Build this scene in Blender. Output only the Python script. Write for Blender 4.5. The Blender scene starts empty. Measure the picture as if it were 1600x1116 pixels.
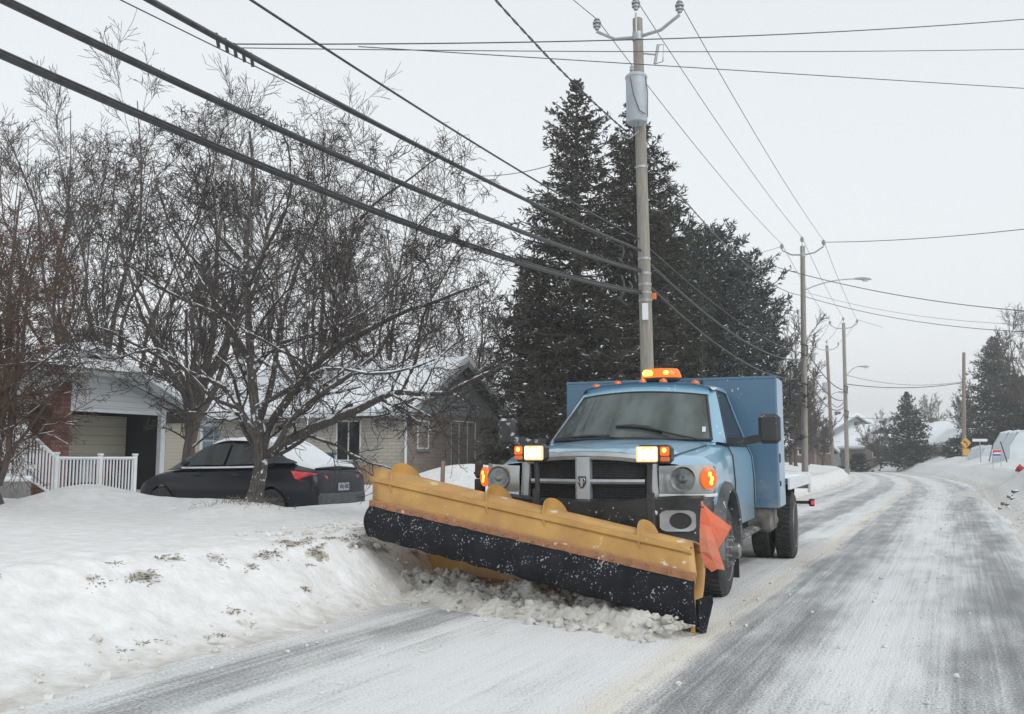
import bpy, math, random
import numpy as np
from mathutils import Vector, Matrix
random.seed(7)
R = math.radians
S = bpy.context.scene
COL = S.collection
# ------------------------------------------------------------------ camera, world, sun, exposure
F_PX, HOR, CAMH, YAW = 1450.0, 716.0, 1.20, R(25.3)
PITCH = math.atan((HOR - 558) / F_PX)
cd = bpy.data.cameras.new('camera'); cam = bpy.data.objects.new('camera', cd); COL.objects.link(cam)
cd.sensor_width = 36.0; cd.lens = F_PX * 36 / 1600; cd.clip_end = 3000; cd.clip_start = 0.05
cam.location = (0, 0, CAMH); cam.rotation_euler = (R(90) + PITCH, 0, YAW)
S.camera = cam
S.view_settings.view_transform = 'Standard'; S.view_settings.look = 'None'
S.view_settings.exposure = 0.32; S.view_settings.gamma = 1
W = bpy.data.worlds.new('World'); S.world = W; W.use_nodes = True
nt = W.node_tree; nt.nodes.clear()
sky = nt.nodes.new('ShaderNodeTexSky'); sky.sky_type = 'NISHITA'; sky.sun_disc = False
sky.sun_elevation = R(38); sky.sun_rotation = R(120)
hs = nt.nodes.new('ShaderNodeHueSaturation'); hs.inputs['Saturation'].default_value = 0.12
b1 = nt.nodes.new('ShaderNodeBackground'); b1.inputs['Strength'].default_value = 0.02
b2 = nt.nodes.new('ShaderNodeBackground'); b2.inputs['Strength'].default_value = 1.0
tc = nt.nodes.new('ShaderNodeTexCoord'); sx = nt.nodes.new('ShaderNodeSeparateXYZ')
rp = nt.nodes.new('ShaderNodeValToRGB')
rp.color_ramp.elements[0].position = 0.0; rp.color_ramp.elements[0].color = (.69, .715, .73, 1)
rp.color_ramp.elements[1].position = 0.6; rp.color_ramp.elements[1].color = (.585, .625, .655, 1)
ad = nt.nodes.new('ShaderNodeAddShader'); wo = nt.nodes.new('ShaderNodeOutputWorld')
L = nt.links.new
L(sky.outputs[0], hs.inputs['Color']); L(hs.outputs[0], b1.inputs[0])
L(tc.outputs['Generated'], sx.inputs[0]); L(sx.outputs['Z'], rp.inputs[0]); L(rp.outputs[0], b2.inputs[0])
L(b1.outputs[0], ad.inputs[0]); L(b2.outputs[0], ad.inputs[1]); L(ad.outputs[0], wo.inputs['Surface'])
sl = bpy.data.lights.new('sun', 'SUN'); sl.energy = 1.2; sl.angle = R(35); sl.color = (1, .97, .92)
sun = bpy.data.objects.new('sun', sl); COL.objects.link(sun); sun.rotation_euler = (R(52), 0, R(60))

# ------------------------------------------------------------------ pixel helpers (world points from photo directions at real distances)
_f = Vector((-math.sin(YAW) * math.cos(PITCH), math.cos(YAW) * math.cos(PITCH), math.sin(PITCH)))
_r = Vector((math.cos(YAW), math.sin(YAW), 0)); _u = _r.cross(_f)
_h = Vector((-math.sin(YAW), math.cos(YAW), 0)); O = Vector((0, 0, CAMH))
def ray(px, py): return _r * ((px - 800) / F_PX) + _u * ((558 - py) / F_PX) + _f
def at_z(px, py, z): d = ray(px, py); return O + d * ((z - CAMH) / d.z)
def at_X(px, py, X): d = ray(px, py); return O + d * (X / d.x)
def at_Y(px, py, Y): d = ray(px, py); return O + d * (Y / d.y)
def at_d(px, py, dd): d = ray(px, py); return O + d * (dd / d.dot(_h))
def at_seg(px, A, B):                       # where the vertical plane through image column px meets the line A-B (xy)
    d = ray(px, HOR); n = Vector((d.y, -d.x, 0)); t = -(A - O).dot(n) / ((B - A).dot(n)); return A + (B - A) * t

# ------------------------------------------------------------------ numpy noise
def _hash(i, j, s):
    n = (i * 374761393 + j * 668265263 + s * 2147483647) & 0xffffffff
    n = ((n ^ (n >> 13)) * 1274126177) & 0xffffffff
    return ((n ^ (n >> 16)) & 0xffff) / 65535.0
def vn(x, y, s=0):
    x = np.asarray(x, float); y = np.asarray(y, float)
    i = np.floor(x).astype(np.int64); j = np.floor(y).astype(np.int64); fx = x - i; fy = y - j
    fx = fx * fx * (3 - 2 * fx); fy = fy * fy * (3 - 2 * fy)
    return (_hash(i, j, s) * (1 - fx) + _hash(i + 1, j, s) * fx) * (1 - fy) + (_hash(i, j + 1, s) * (1 - fx) + _hash(i + 1, j + 1, s) * fx) * fy
def fbm(x, y, s=0, o=4):
    r = 0; a = .5
    for k in range(o): r = r + a * vn(x * 2 ** k, y * 2 ** k, s + k); a *= .5
    return r
def sm(t): t = np.clip(t, 0, 1); return t * t * (3 - 2 * t)

# ------------------------------------------------------------------ materials
def nodes_of(name):
    m = bpy.data.materials.new(name); m.use_nodes = True; n = m.node_tree
    return m, n, n.nodes['Principled BSDF'], n.nodes['Material Output']
def N(n, t, **k):
    o = n.nodes.new(t)
    for a, b in k.items(): setattr(o, a, b)
    return o
SNOWC = (.80, .835, .87, 1)
def mat(name, col, rough=.6, metal=0., col2=None, scale=6., bump=0., bscale=None, snow=0., sscale=9., coat=0., stretch=None, emit=0., spec=.5, spk=0., spkscale=40., snowcol=SNOWC, salt=0., salt_z=(1.15, .5)):
    m, n, p, out = nodes_of(name); l = n.links.new
    p.inputs['Roughness'].default_value = rough; p.inputs['Metallic'].default_value = metal
    p.inputs['Coat Weight'].default_value = coat; p.inputs['Specular IOR Level'].default_value = spec
    tcn = N(n, 'ShaderNodeTexCoord'); mp = N(n, 'ShaderNodeMapping'); l(tcn.outputs['Object'], mp.inputs[0])
    if stretch: mp.inputs['Scale'].default_value = stretch
    c2 = col2 or tuple(c * .8 for c in col)
    no = N(n, 'ShaderNodeTexNoise'); no.inputs['Scale'].default_value = scale; no.inputs['Detail'].default_value = 6; l(mp.outputs[0], no.inputs['Vector'])
    r = N(n, 'ShaderNodeValToRGB'); r.color_ramp.elements[0].position = .35; r.color_ramp.elements[1].position = .65
    r.color_ramp.elements[0].color = (*col, 1); r.color_ramp.elements[1].color = (*c2, 1); l(no.outputs['Fac'], r.inputs[0])
    c = r.outputs[0]
    if spk > 0:
        n3 = N(n, 'ShaderNodeTexNoise'); n3.inputs['Scale'].default_value = spkscale; n3.inputs['Detail'].default_value = 3; l(tcn.outputs['Object'], n3.inputs['Vector'])
        n4 = N(n, 'ShaderNodeTexNoise'); n4.inputs['Scale'].default_value = spkscale * .13; l(tcn.outputs['Object'], n4.inputs['Vector'])
        a = N(n, 'ShaderNodeMath', operation='MULTIPLY_ADD'); l(n4.outputs['Fac'], a.inputs[0]); a.inputs[1].default_value = .5; l(n3.outputs['Fac'], a.inputs[2])
        q = N(n, 'ShaderNodeMapRange'); l(a.outputs[0], q.inputs[0]); q.inputs[1].default_value = 1.33 - spk; q.inputs[2].default_value = 1.39 - spk
        mx = N(n, 'ShaderNodeMix', data_type='RGBA'); l(q.outputs[0], mx.inputs[0]); l(c, mx.inputs[6]); mx.inputs[7].default_value = snowcol; c = mx.outputs[2]
    if salt > 0:      # dried road salt and slush spray, heavier low down
        sz = N(n, 'ShaderNodeSeparateXYZ'); l(tcn.outputs['Object'], sz.inputs[0]); zr = N(n, 'ShaderNodeMapRange'); l(sz.outputs['Z'], zr.inputs[0]); zr.inputs[1].default_value = salt_z[0]; zr.inputs[2].default_value = salt_z[1]; zr.inputs[3].default_value = .12; zr.inputs[4].default_value = 1
        n5 = N(n, 'ShaderNodeTexNoise'); n5.inputs['Scale'].default_value = 5; n5.inputs['Detail'].default_value = 9; n5.inputs['Roughness'].default_value = .7; l(tcn.outputs['Object'], n5.inputs['Vector'])
        zz = N(n, 'ShaderNodeMapRange'); l(n5.outputs['Fac'], zz.inputs[0]); zz.inputs[1].default_value = .35; zz.inputs[2].default_value = .7
        mm = N(n, 'ShaderNodeMath', operation='MULTIPLY'); l(zr.outputs[0], mm.inputs[0]); l(zz.outputs[0], mm.inputs[1]); m3 = N(n, 'ShaderNodeMath', operation='MULTIPLY'); l(mm.outputs[0], m3.inputs[0]); m3.inputs[1].default_value = salt
        mx = N(n, 'ShaderNodeMix', data_type='RGBA'); l(m3.outputs[0], mx.inputs[0]); l(c, mx.inputs[6]); mx.inputs[7].default_value = (.33, .34, .34, 1); c = mx.outputs[2]
    if snow > 0:
        g = N(n, 'ShaderNodeNewGeometry'); s = N(n, 'ShaderNodeSeparateXYZ'); l(g.outputs['Normal'], s.inputs[0])
        n2 = N(n, 'ShaderNodeTexNoise'); n2.inputs['Scale'].default_value = sscale; n2.inputs['Detail'].default_value = 5; l(tcn.outputs['Object'], n2.inputs['Vector'])
        a = N(n, 'ShaderNodeMath', operation='MULTIPLY_ADD'); l(n2.outputs['Fac'], a.inputs[0]); a.inputs[1].default_value = 1.3; l(s.outputs['Z'], a.inputs[2])
        q = N(n, 'ShaderNodeMapRange'); l(a.outputs[0], q.inputs[0]); q.inputs[1].default_value = 1.95 - snow; q.inputs[2].default_value = 2.1 - snow
        mx = N(n, 'ShaderNodeMix', data_type='RGBA'); l(q.outputs[0], mx.inputs[0]); l(c, mx.inputs[6]); mx.inputs[7].default_value = snowcol
        c = mx.outputs[2]
        mr = N(n, 'ShaderNodeMapRange'); l(q.outputs[0], mr.inputs[0]); mr.inputs[3].default_value = rough; mr.inputs[4].default_value = .8; l(mr.outputs[0], p.inputs['Roughness'])
    l(c, p.inputs['Base Color'])
    if emit > 0: l(c, p.inputs['Emission Color']); p.inputs['Emission Strength'].default_value = emit
    if bump > 0:
        nb = N(n, 'ShaderNodeTexNoise'); nb.inputs['Scale'].default_value = bscale or scale * 3; nb.inputs['Detail'].default_value = 5; l(mp.outputs[0], nb.inputs['Vector'])
        b = N(n, 'ShaderNodeBump'); b.inputs['Strength'].default_value = bump; b.inputs['Distance'].default_value = .03; l(nb.outputs['Fac'], b.inputs['Height']); l(b.outputs[0], p.inputs['Normal'])
    return m
def brick(name, c1, c2, mort, sc=1., snowy=0):
    m, n, p, out = nodes_of(name); l = n.links.new
    t = N(n, 'ShaderNodeTexCoord'); s = N(n, 'ShaderNodeSeparateXYZ'); l(t.outputs['Object'], s.inputs[0])
    a = N(n, 'ShaderNodeMath', operation='ADD'); l(s.outputs['X'], a.inputs[0]); l(s.outputs['Y'], a.inputs[1])
    c = N(n, 'ShaderNodeCombineXYZ'); l(a.outputs[0], c.inputs[0]); l(s.outputs['Z'], c.inputs[1])
    b = N(n, 'ShaderNodeTexBrick'); l(c.outputs[0], b.inputs['Vector']); b.inputs['Scale'].default_value = sc
    b.inputs['Color1'].default_value = (*c1, 1); b.inputs['Color2'].default_value = (*c2, 1); b.inputs['Mortar'].default_value = (*mort, 1)
    b.inputs['Brick Width'].default_value = .34; b.inputs['Row Height'].default_value = .115; b.inputs['Mortar Size'].default_value = .012; b.inputs['Mortar Smooth'].default_value = .2
    no = N(n, 'ShaderNodeTexNoise'); no.inputs['Scale'].default_value = .9; l(t.outputs['Object'], no.inputs['Vector'])
    mx = N(n, 'ShaderNodeMix', data_type='RGBA', blend_type='OVERLAY'); mx.inputs[0].default_value = .35; l(b.outputs[0], mx.inputs[6]); l(no.outputs['Fac'], mx.inputs[7])
    l(mx.outputs[2], p.inputs['Base Color']); p.inputs['Roughness'].default_value = .9
    bp = N(n, 'ShaderNodeBump'); bp.inputs['Strength'].default_value = .4; bp.inputs['Distance'].default_value = .01; l(b.outputs['Fac'], bp.inputs['Height']); bp.invert = True; l(bp.outputs[0], p.inputs['Normal'])
    return m
def siding(name, c1, row=.14, vert=False):
    m, n, p, out = nodes_of(name); l = n.links.new
    t = N(n, 'ShaderNodeTexCoord'); s = N(n, 'ShaderNodeSeparateXYZ'); l(t.outputs['Object'], s.inputs[0])
    a = N(n, 'ShaderNodeMath', operation='FRACT'); d = N(n, 'ShaderNodeMath', operation='DIVIDE'); l(s.outputs['Z'], d.inputs[0]); d.inputs[1].default_value = row; l(d.outputs[0], a.inputs[0])
    r = N(n, 'ShaderNodeValToRGB'); e = r.color_ramp.elements; e[0].position = 0; e[0].color = tuple(c * .45 for c in c1) + (1,); e[1].position = .12; e[1].color = (*c1, 1); l(a.outputs[0], r.inputs[0])
    l(r.outputs[0], p.inputs['Base Color']); p.inputs['Roughness'].default_value = .6
    b = N(n, 'ShaderNodeBump'); b.inputs['Distance'].default_value = .02; b.inputs['Strength'].default_value = .5; l(a.outputs[0], b.inputs['Height']); l(b.outputs[0], p.inputs['Normal'])
    return m
def glass(name, tint=(.3, .34, .33), trans=.35, base=(.03, .04, .04)):
    m, n, p, out = nodes_of(name); l = n.links.new
    p.inputs['Roughness'].default_value = .04; p.inputs['IOR'].default_value = 1.5
    tg = N(n, 'ShaderNodeTexCoord'); mg_ = N(n, 'ShaderNodeMapping'); mg_.inputs['Scale'].default_value = (3.2, 1, .8); l(tg.outputs['Object'], mg_.inputs[0]); ng = N(n, 'ShaderNodeTexNoise'); ng.inputs['Scale'].default_value = 1.3; ng.inputs['Detail'].default_value = 5; l(mg_.outputs[0], ng.inputs['Vector'])
    rg = N(n, 'ShaderNodeValToRGB'); rg.color_ramp.elements[0].position = .38; rg.color_ramp.elements[1].position = .62; rg.color_ramp.elements[0].color = (*[q * .55 for q in base], 1); rg.color_ramp.elements[1].color = (*[min(1, q * 1.25) for q in base], 1); l(ng.outputs['Fac'], rg.inputs[0]); l(rg.outputs[0], p.inputs['Base Color'])  # reflections painted into the glass base colour as streaky mottling
    tr = N(n, 'ShaderNodeBsdfTransparent'); tr.inputs[0].default_value = (*tint, 1)
    mx = N(n, 'ShaderNodeMixShader'); mx.inputs[0].default_value = trans; l(p.outputs[0], mx.inputs[1]); l(tr.outputs[0], mx.inputs[2]); l(mx.outputs[0], out.inputs[0])
    return m
def emis(name, col, s, rough=.2):
    m, n, p, out = nodes_of(name)
    p.inputs['Base Color'].default_value = (*[q * .15 for q in col], 1); p.inputs['Emission Color'].default_value = (*col, 1); p.inputs['Emission Strength'].default_value = s; p.inputs['Roughness'].default_value = rough
    return m
def leafmat(name, c1, c2, c3=None):            # colour varies from leaf to leaf (attribute 'rnd')
    m, n, p, out = nodes_of(name); l = n.links.new
    a = N(n, 'ShaderNodeAttribute', attribute_name='rnd'); r = N(n, 'ShaderNodeValToRGB'); e = r.color_ramp.elements
    e[0].color = (*c1, 1); e[1].color = (*c2, 1)
    if c3: x = e.new(.9); x.color = (*c2, 1); e[-1].color = (*c3, 1)
    l(a.outputs['Fac'], r.inputs[0]); l(r.outputs[0], p.inputs['Base Color']); p.inputs['Roughness'].default_value = .8; p.inputs['Specular IOR Level'].default_value = .2
    return m

# ------------------------------------------------------------------ object helpers
def tag(o, label=None, cat=None, group=None, kind=None):
    if label: o['label'] = label
    if cat: o['category'] = cat
    if group: o['group'] = group
    if kind: o['kind'] = kind
    return o
def link(me, name, m, parent=None, smooth=False, ang=None):
    o = bpy.data.objects.new(name, me); COL.objects.link(o)
    if m: me.materials.append(m)
    if smooth:
        me.polygons.foreach_set('use_smooth', [True] * len(me.polygons))
        if ang: me.set_sharp_from_angle(angle=R(ang))
    if parent: o.parent = parent
    return o
def empty(name, loc=(0, 0, 0), rz=0, label=None, cat=None, group=None, kind=None):
    o = bpy.data.objects.new(name, None); COL.objects.link(o); o.location = loc; o.rotation_euler = (0, 0, rz); o.empty_display_size = .2
    return tag(o, label, cat, group, kind)
def npmesh(name, V, Fq):
    V = np.asarray(V, np.float32); Fq = np.asarray(Fq, np.int32); k = Fq.shape[1]
    me = bpy.data.meshes.new(name); me.vertices.add(len(V)); me.vertices.foreach_set('co', V.ravel())
    me.loops.add(Fq.size); me.loops.foreach_set('vertex_index', Fq.ravel())
    me.polygons.add(len(Fq)); me.polygons.foreach_set('loop_start', np.arange(0, Fq.size, k, dtype=np.int32))
    me.update(calc_edges=True); return me
class MB:
    def __init__(s): s.v = []; s.f = []
    def add(s, v, f, M=None):
        b = len(s.v)
        for p in v:
            p = Vector(p); s.v.append(tuple(M @ p if M else p))
        for q in f: s.f.append(tuple(i + b for i in q))
        return s
    def box(s, c, d, M=None, bev=0.):
        x, y, z = (k / 2 for k in d)
        if bev <= 0:
            v = [(c[0] + a * x, c[1] + b * y, c[2] + e * z) for a in (-1, 1) for b in (-1, 1) for e in (-1, 1)]
            return s.add(v, [(0, 1, 3, 2), (4, 6, 7, 5), (0, 4, 5, 1), (2, 3, 7, 6), (0, 2, 6, 4), (1, 5, 7, 3)], M)
        b = min(bev, x * .98, y * .98, z * .98); v = []; f = []
        for (ex, ey, ez) in ((x, y - b, z - b), (x - b, y, z - b), (x - b, y - b, z)):
            v += [(c[0] + a * ex, c[1] + bb * ey, c[2] + e * ez) for a in (-1, 1) for bb in (-1, 1) for e in (-1, 1)]
        I = lambda g, a, bb, e: g * 8 + (a > 0) * 4 + (bb > 0) * 2 + (e > 0)
        for a in (-1, 1):
            f.append([I(0, a, p, q) for p, q in ((-1, -1), (1, -1), (1, 1), (-1, 1))][::a])
            f.append([I(1, p, a, q) for p, q in ((-1, -1), (1, -1), (1, 1), (-1, 1))][::-a])
            f.append([I(2, p, q, a) for p, q in ((-1, -1), (1, -1), (1, 1), (-1, 1))][::a])
            for c2 in (-1, 1):
                f.append([I(0, a, c2, -1), I(0, a, c2, 1), I(1, a, c2, 1), I(1, a, c2, -1)][::(1 if a * c2 > 0 else -1)][::-1])
                f.append([I(0, a, -1, c2), I(0, a, 1, c2), I(2, a, 1, c2), I(2, a, -1, c2)][::(1 if a * c2 > 0 else -1)])
                f.append([I(1, -1, a, c2), I(1, 1, a, c2), I(2, 1, a, c2), I(2, -1, a, c2)][::(1 if a * c2 > 0 else -1)][::-1])
                for e in (-1, 1):
                    f.append([I(0, a, c2, e), I(1, a, c2, e), I(2, a, c2, e)][::(1 if a * c2 * e > 0 else -1)])
        return s.add(v, f, M)
    def tube(s, pts, r, k=8, cap=True, M=None):
        pts = [Vector(p) for p in pts]; n = len(pts); rs = r if hasattr(r, '__len__') else [r] * n; v = []; f = []
        for i, p in enumerate(pts):
            t = (pts[min(i + 1, n - 1)] - pts[max(i - 1, 0)]).normalized(); a = Vector((0, 0, 1)) if abs(t.z) < .9 else Vector((1, 0, 0))
            u = t.cross(a).normalized(); w = u.cross(t)
            for j in range(k): th = 2 * math.pi * j / k; v.append(p + (u * math.cos(th) + w * math.sin(th)) * rs[i])
        for i in range(n - 1):
            for j in range(k): f.append((i * k + j, i * k + (j + 1) % k, (i + 1) * k + (j + 1) % k, (i + 1) * k + j))
        if cap: f.append(tuple(range(k))[::-1]); f.append(tuple(range((n - 1) * k, n * k)))
        return s.add(v, f, M)
    def cyl(s, a, b, r, k=16, r2=None, M=None): return s.tube([a, b], [r, r if r2 is None else r2], k, True, M)
    def lathe(s, prof, k=24, M=None, ax='x'):       # prof: (along axis, radius)
        v = []; f = []; n = len(prof)
        for (a, r) in prof:
            for j in range(k):
                th = 2 * math.pi * j / k; c, q = math.cos(th) * r, math.sin(th) * r
                v.append((a, c, q) if ax == 'x' else ((c, a, q) if ax == 'y' else (c, q, a)))
        for i in range(n - 1):
            for j in range(k): f.append((i * k + j, i * k + (j + 1) % k, (i + 1) * k + (j + 1) % k, (i + 1) * k + j))
        f.append(tuple(range(k))[::-1]); f.append(tuple(range((n - 1) * k, n * k)))
        return s.add(v, f, M)
    def prism(s, poly, axis, a, b, M=None):         # poly 2-D, extruded on axis between a and b
        n = len(poly); P = {'x': lambda p, t: (t, p[0], p[1]), 'y': lambda p, t: (p[0], t, p[1]), 'z': lambda p, t: (p[0], p[1], t)}[axis]
        v = [P(p, a) for p in poly] + [P(p, b) for p in poly]
        f = [tuple(range(n))[::-1], tuple(range(n, 2 * n))] + [(i, (i + 1) % n, n + (i + 1) % n, n + i) for i in range(n)]
        return s.add(v, f, M)
    def loft(s, secs, closed=False, M=None, cap=False):
        n = len(secs[0]); v = [p for q in secs for p in q]; f = []
        for i in range(len(secs) - 1):
            for j in range(n if closed else n - 1): f.append((i * n + j, i * n + (j + 1) % n, (i + 1) * n + (j + 1) % n, (i + 1) * n + j))
        if cap: f.append(tuple(range(n))[::-1]); f.append(tuple(range((len(secs) - 1) * n, len(secs) * n)))
        return s.add(v, f, M)
    def build(s, name, m, parent=None, smooth=False, ang=35, solid=0, sub=0):
        me = bpy.data.meshes.new(name); me.from_pydata(s.v, [], s.f); me.validate(); me.update()
        import bmesh
        bm = bmesh.new(); bm.from_mesh(me); bmesh.ops.recalc_face_normals(bm, faces=bm.faces); bm.to_mesh(me); bm.free()
        o = link(me, name, m, parent, smooth, ang if smooth else None)
        if sub: q = o.modifiers.new('s', 'SUBSURF'); q.levels = q.render_levels = sub
        if solid: q = o.modifiers.new('t', 'SOLIDIFY'); q.thickness = solid; q.offset = 0
        return o
def tubes(paths, rad, k):
    Np, P, _ = paths.shape
    t = np.gradient(paths, axis=1); t /= np.linalg.norm(t, axis=2, keepdims=True) + 1e-9
    ref = np.where(np.abs(t[..., 2:3]) < .9, np.array([0, 0, 1.]), np.array([1., 0, 0])); u = np.cross(t, ref); u /= np.linalg.norm(u, axis=2, keepdims=True) + 1e-9; w = np.cross(u, t)
    th = np.arange(k) * 2 * np.pi / k
    V = paths[:, :, None] + rad[:, :, None, None] * (u[:, :, None] * np.cos(th)[:, None] + w[:, :, None] * np.sin(th)[:, None])
    idx = np.arange(Np * P * k).reshape(Np, P, k); a = idx[:, :-1]; b = idx[:, 1:]
    Fq = np.stack([a, np.roll(a, -1, 2), np.roll(b, -1, 2), b], -1).reshape(-1, 4)
    return V.reshape(-1, 3), Fq
def join(parts):
    V = []; Fq = []; b = 0
    for v, f in parts: V.append(v); Fq.append(f + b); b += len(v)
    return np.concatenate(V), np.concatenate(Fq)
def catmull(pts, n):
    p = np.array(pts, float); p = np.vstack([2 * p[0] - p[1], p, 2 * p[-1] - p[-2]]); out = []
    for t in np.linspace(0, len(pts) - 1 - 1e-6, n):
        i = int(t); f = t - i; a, b, c, d = p[i:i + 4]
        out.append(.5 * ((2 * b) + (-a + c) * f + (2 * a - 5 * b + 4 * c - d) * f * f + (-a + 3 * b - 3 * c + d) * f ** 3))
    return np.array(out)

M = {}
M['bark'] = mat('bark', (.075, .062, .055), .95, col2=(.13, .115, .10), scale=14, bump=.8, bscale=40, snow=.0, stretch=(3, 3, .6))
M['bark_snow'] = mat('bark_snow', (.06, .052, .046), .95, col2=(.14, .125, .11), scale=16, bump=.9, bscale=45, snow=.30, sscale=6, stretch=(3, 3, .6), spk=.46, spkscale=14)
M['twig'] = mat('twig', (.036, .030, .028), .9, col2=(.062, .052, .046), scale=3)
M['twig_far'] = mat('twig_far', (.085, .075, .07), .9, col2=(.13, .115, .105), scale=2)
M['twig_red'] = mat('twig_red', (.085, .045, .033), .9, col2=(.12, .075, .05), scale=3)
M['snow'] = mat('snow', (.82, .85, .885), .75, col2=(.78, .81, .84), scale=3, bump=.5, bscale=18)
M['needle'] = leafmat('needle', (.022, .032, .022), (.06, .075, .052), (.11, .115, .09))
M['needle_brown'] = leafmat('needle_brown', (.022, .024, .016), (.065, .064, .046), (.10, .085, .065))
M['needle_blue'] = leafmat('needle_blue', (.028, .042, .038), (.075, .095, .085), (.16, .18, .165))
M['pole'] = mat('pole_wood', (.22, .205, .175), .9, col2=(.31, .295, .26), scale=5, bump=.4, stretch=(6, 6, .5))
M['pole_brown'] = mat('pole_wood_brown', (.20, .155, .12), .9, col2=(.28, .23, .19), scale=5, stretch=(6, 6, .5))
M['galv'] = mat('galvanised', (.42, .44, .45), .5, .6, scale=8)
M['porcelain'] = mat('porcelain', (.35, .37, .39), .25)
M['cable'] = mat('cable', (.035, .037, .04), .5, col2=(.06, .062, .065), scale=10)
M['wire'] = mat('wire', (.10, .105, .11), .5, col2=(.16, .165, .17), scale=4)
M['white'] = mat('white_paint', (.70, .73, .75), .5, col2=(.62, .65, .67), scale=3)
M['black'] = mat('black_plastic', (.018, .019, .021), .45, col2=(.03, .03, .032), scale=8)
M['rubber'] = mat('tyre_rubber', (.022, .023, .024), .85, col2=(.05, .05, .05), scale=9, bump=.3)

# ------------------------------------------------------------------ ground, road
def xc(v):
    v = np.asarray(v, float); q = np.clip(v - 33, 0, 95); r = np.clip(v - 128, 0, None)
    return -1.5 - .00175 * q * q - .33 * r
EL, ER = 2.72, 2.42
def gau(x, y, cx, cy, rx, ry): return np.exp(-((x - cx) / rx) ** 2 - ((y - cy) / ry) ** 2)
def H(x, y):
    x = np.asarray(x, float); y = np.asarray(y, float); u = x - xc(y)
    s = -u - EL + .12 * (fbm(y * .8, y * 0, 5) - .5); w = 1.35 - .55 * sm((y - 3.5) / 4)
    lump = fbm(x * 1.6, y * 1.6, 1) - .5; fine = fbm(x * 5.5, y * 5.5, 2) - .5
    hl = .47 * sm(s / w) ** .85 + .05 * np.exp(-((s - w * .95) / .35) ** 2)
    hl = hl + (lump * .08 + fine * .065) * sm(s / .4) * (1 - .75 * sm((s - w - .3) / 1.2)) - .1 * sm((s - 9) / 4)
    hl = hl + .03 * (fbm(x * .35, y * .35, 9) - .5) * sm(s / 2)
    drive = sm((y - 10.6) / .7) * (1 - sm((y - 14.6) / .8)) * sm((-x - 9.0) / 1.2)
    hl = hl - .36 * drive
    hl = hl + .62 * gau(x, y, -8.3, 15.6, 1.7, 1.2) + .30 * gau(x, y, -11.9, 9.9, .9, .8) + .16 * gau(x, y, -8.45, 9.6, .7, .6) + .22 * gau(x, y, -6.4, 14.8, 1.2, 1.0) + (.10 + .05 * np.sin(x * 1.1)) * np.exp(-((y - 10.35) / .45) ** 2) * sm((-x - 8.2) / .8) * sm((x + 18) / 2)
    far = sm((y - 32) / 25); hl = hl + far * .35 * sm(s / 4)
    s2 = u - ER + .15 * (fbm(y * .7, y * 0, 6) - .5)
    hr = .50 * sm((s2 - .3) / 1.3) * sm((y - 13) / 14) + .14 * sm(s2 / .5) + .22 * sm((s2 - .4) / 2.) + .55 * sm((s2 - 1.5) / 9) + .45 * sm((y - 30) / 30) * sm((s2 - 1) / 6) + .25 * np.exp(-((s2 - 3.2) / .8) ** 2) * sm((y - 14) / 8)
    hr = hr + (lump * .14 + fine * .06) * sm(s2 / .6) * (1 - .6 * sm((s2 - 5) / 4))
    return np.where(s > 0, hl, 0) + np.where(s2 > 0, hr, 0)
_q = at_d(1594, 730, 31); _h0 = float(H(np.array([_q.x]), np.array([_q.y]))[0]); _amp = max(0, _q.z - .10 - _h0); H_base = H
def H(x, y): x = np.asarray(x, float); y = np.asarray(y, float); return H_base(x, y) + _amp * gau(x, y, _q.x + .6, _q.y, 1.7, 3.2)
def Hs(x, y): return float(H(np.array([x]), np.array([y]))[0])
def grid(us, vs, zf, name, m):
    U, Vv = np.meshgrid(us, vs); X = U + xc(Vv); Z = zf(X, Vv, U)
    n, k = U.shape; idx = np.arange(n * k).reshape(n, k)
    Fq = np.stack([idx[:-1, :-1], idx[:-1, 1:], idx[1:, 1:], idx[1:, :-1]], -1).reshape(-1, 4)
    me = npmesh(name, np.stack([X, Vv, Z], -1).reshape(-1, 3), Fq)
    uv = me.uv_layers.new(name='UVMap'); q = np.stack([U, Vv], -1).reshape(-1, 2)[Fq.ravel()]; uv.data.foreach_set('uv', q.astype(np.float32).ravel())
    return me, U, Vv, X, Z
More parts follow.
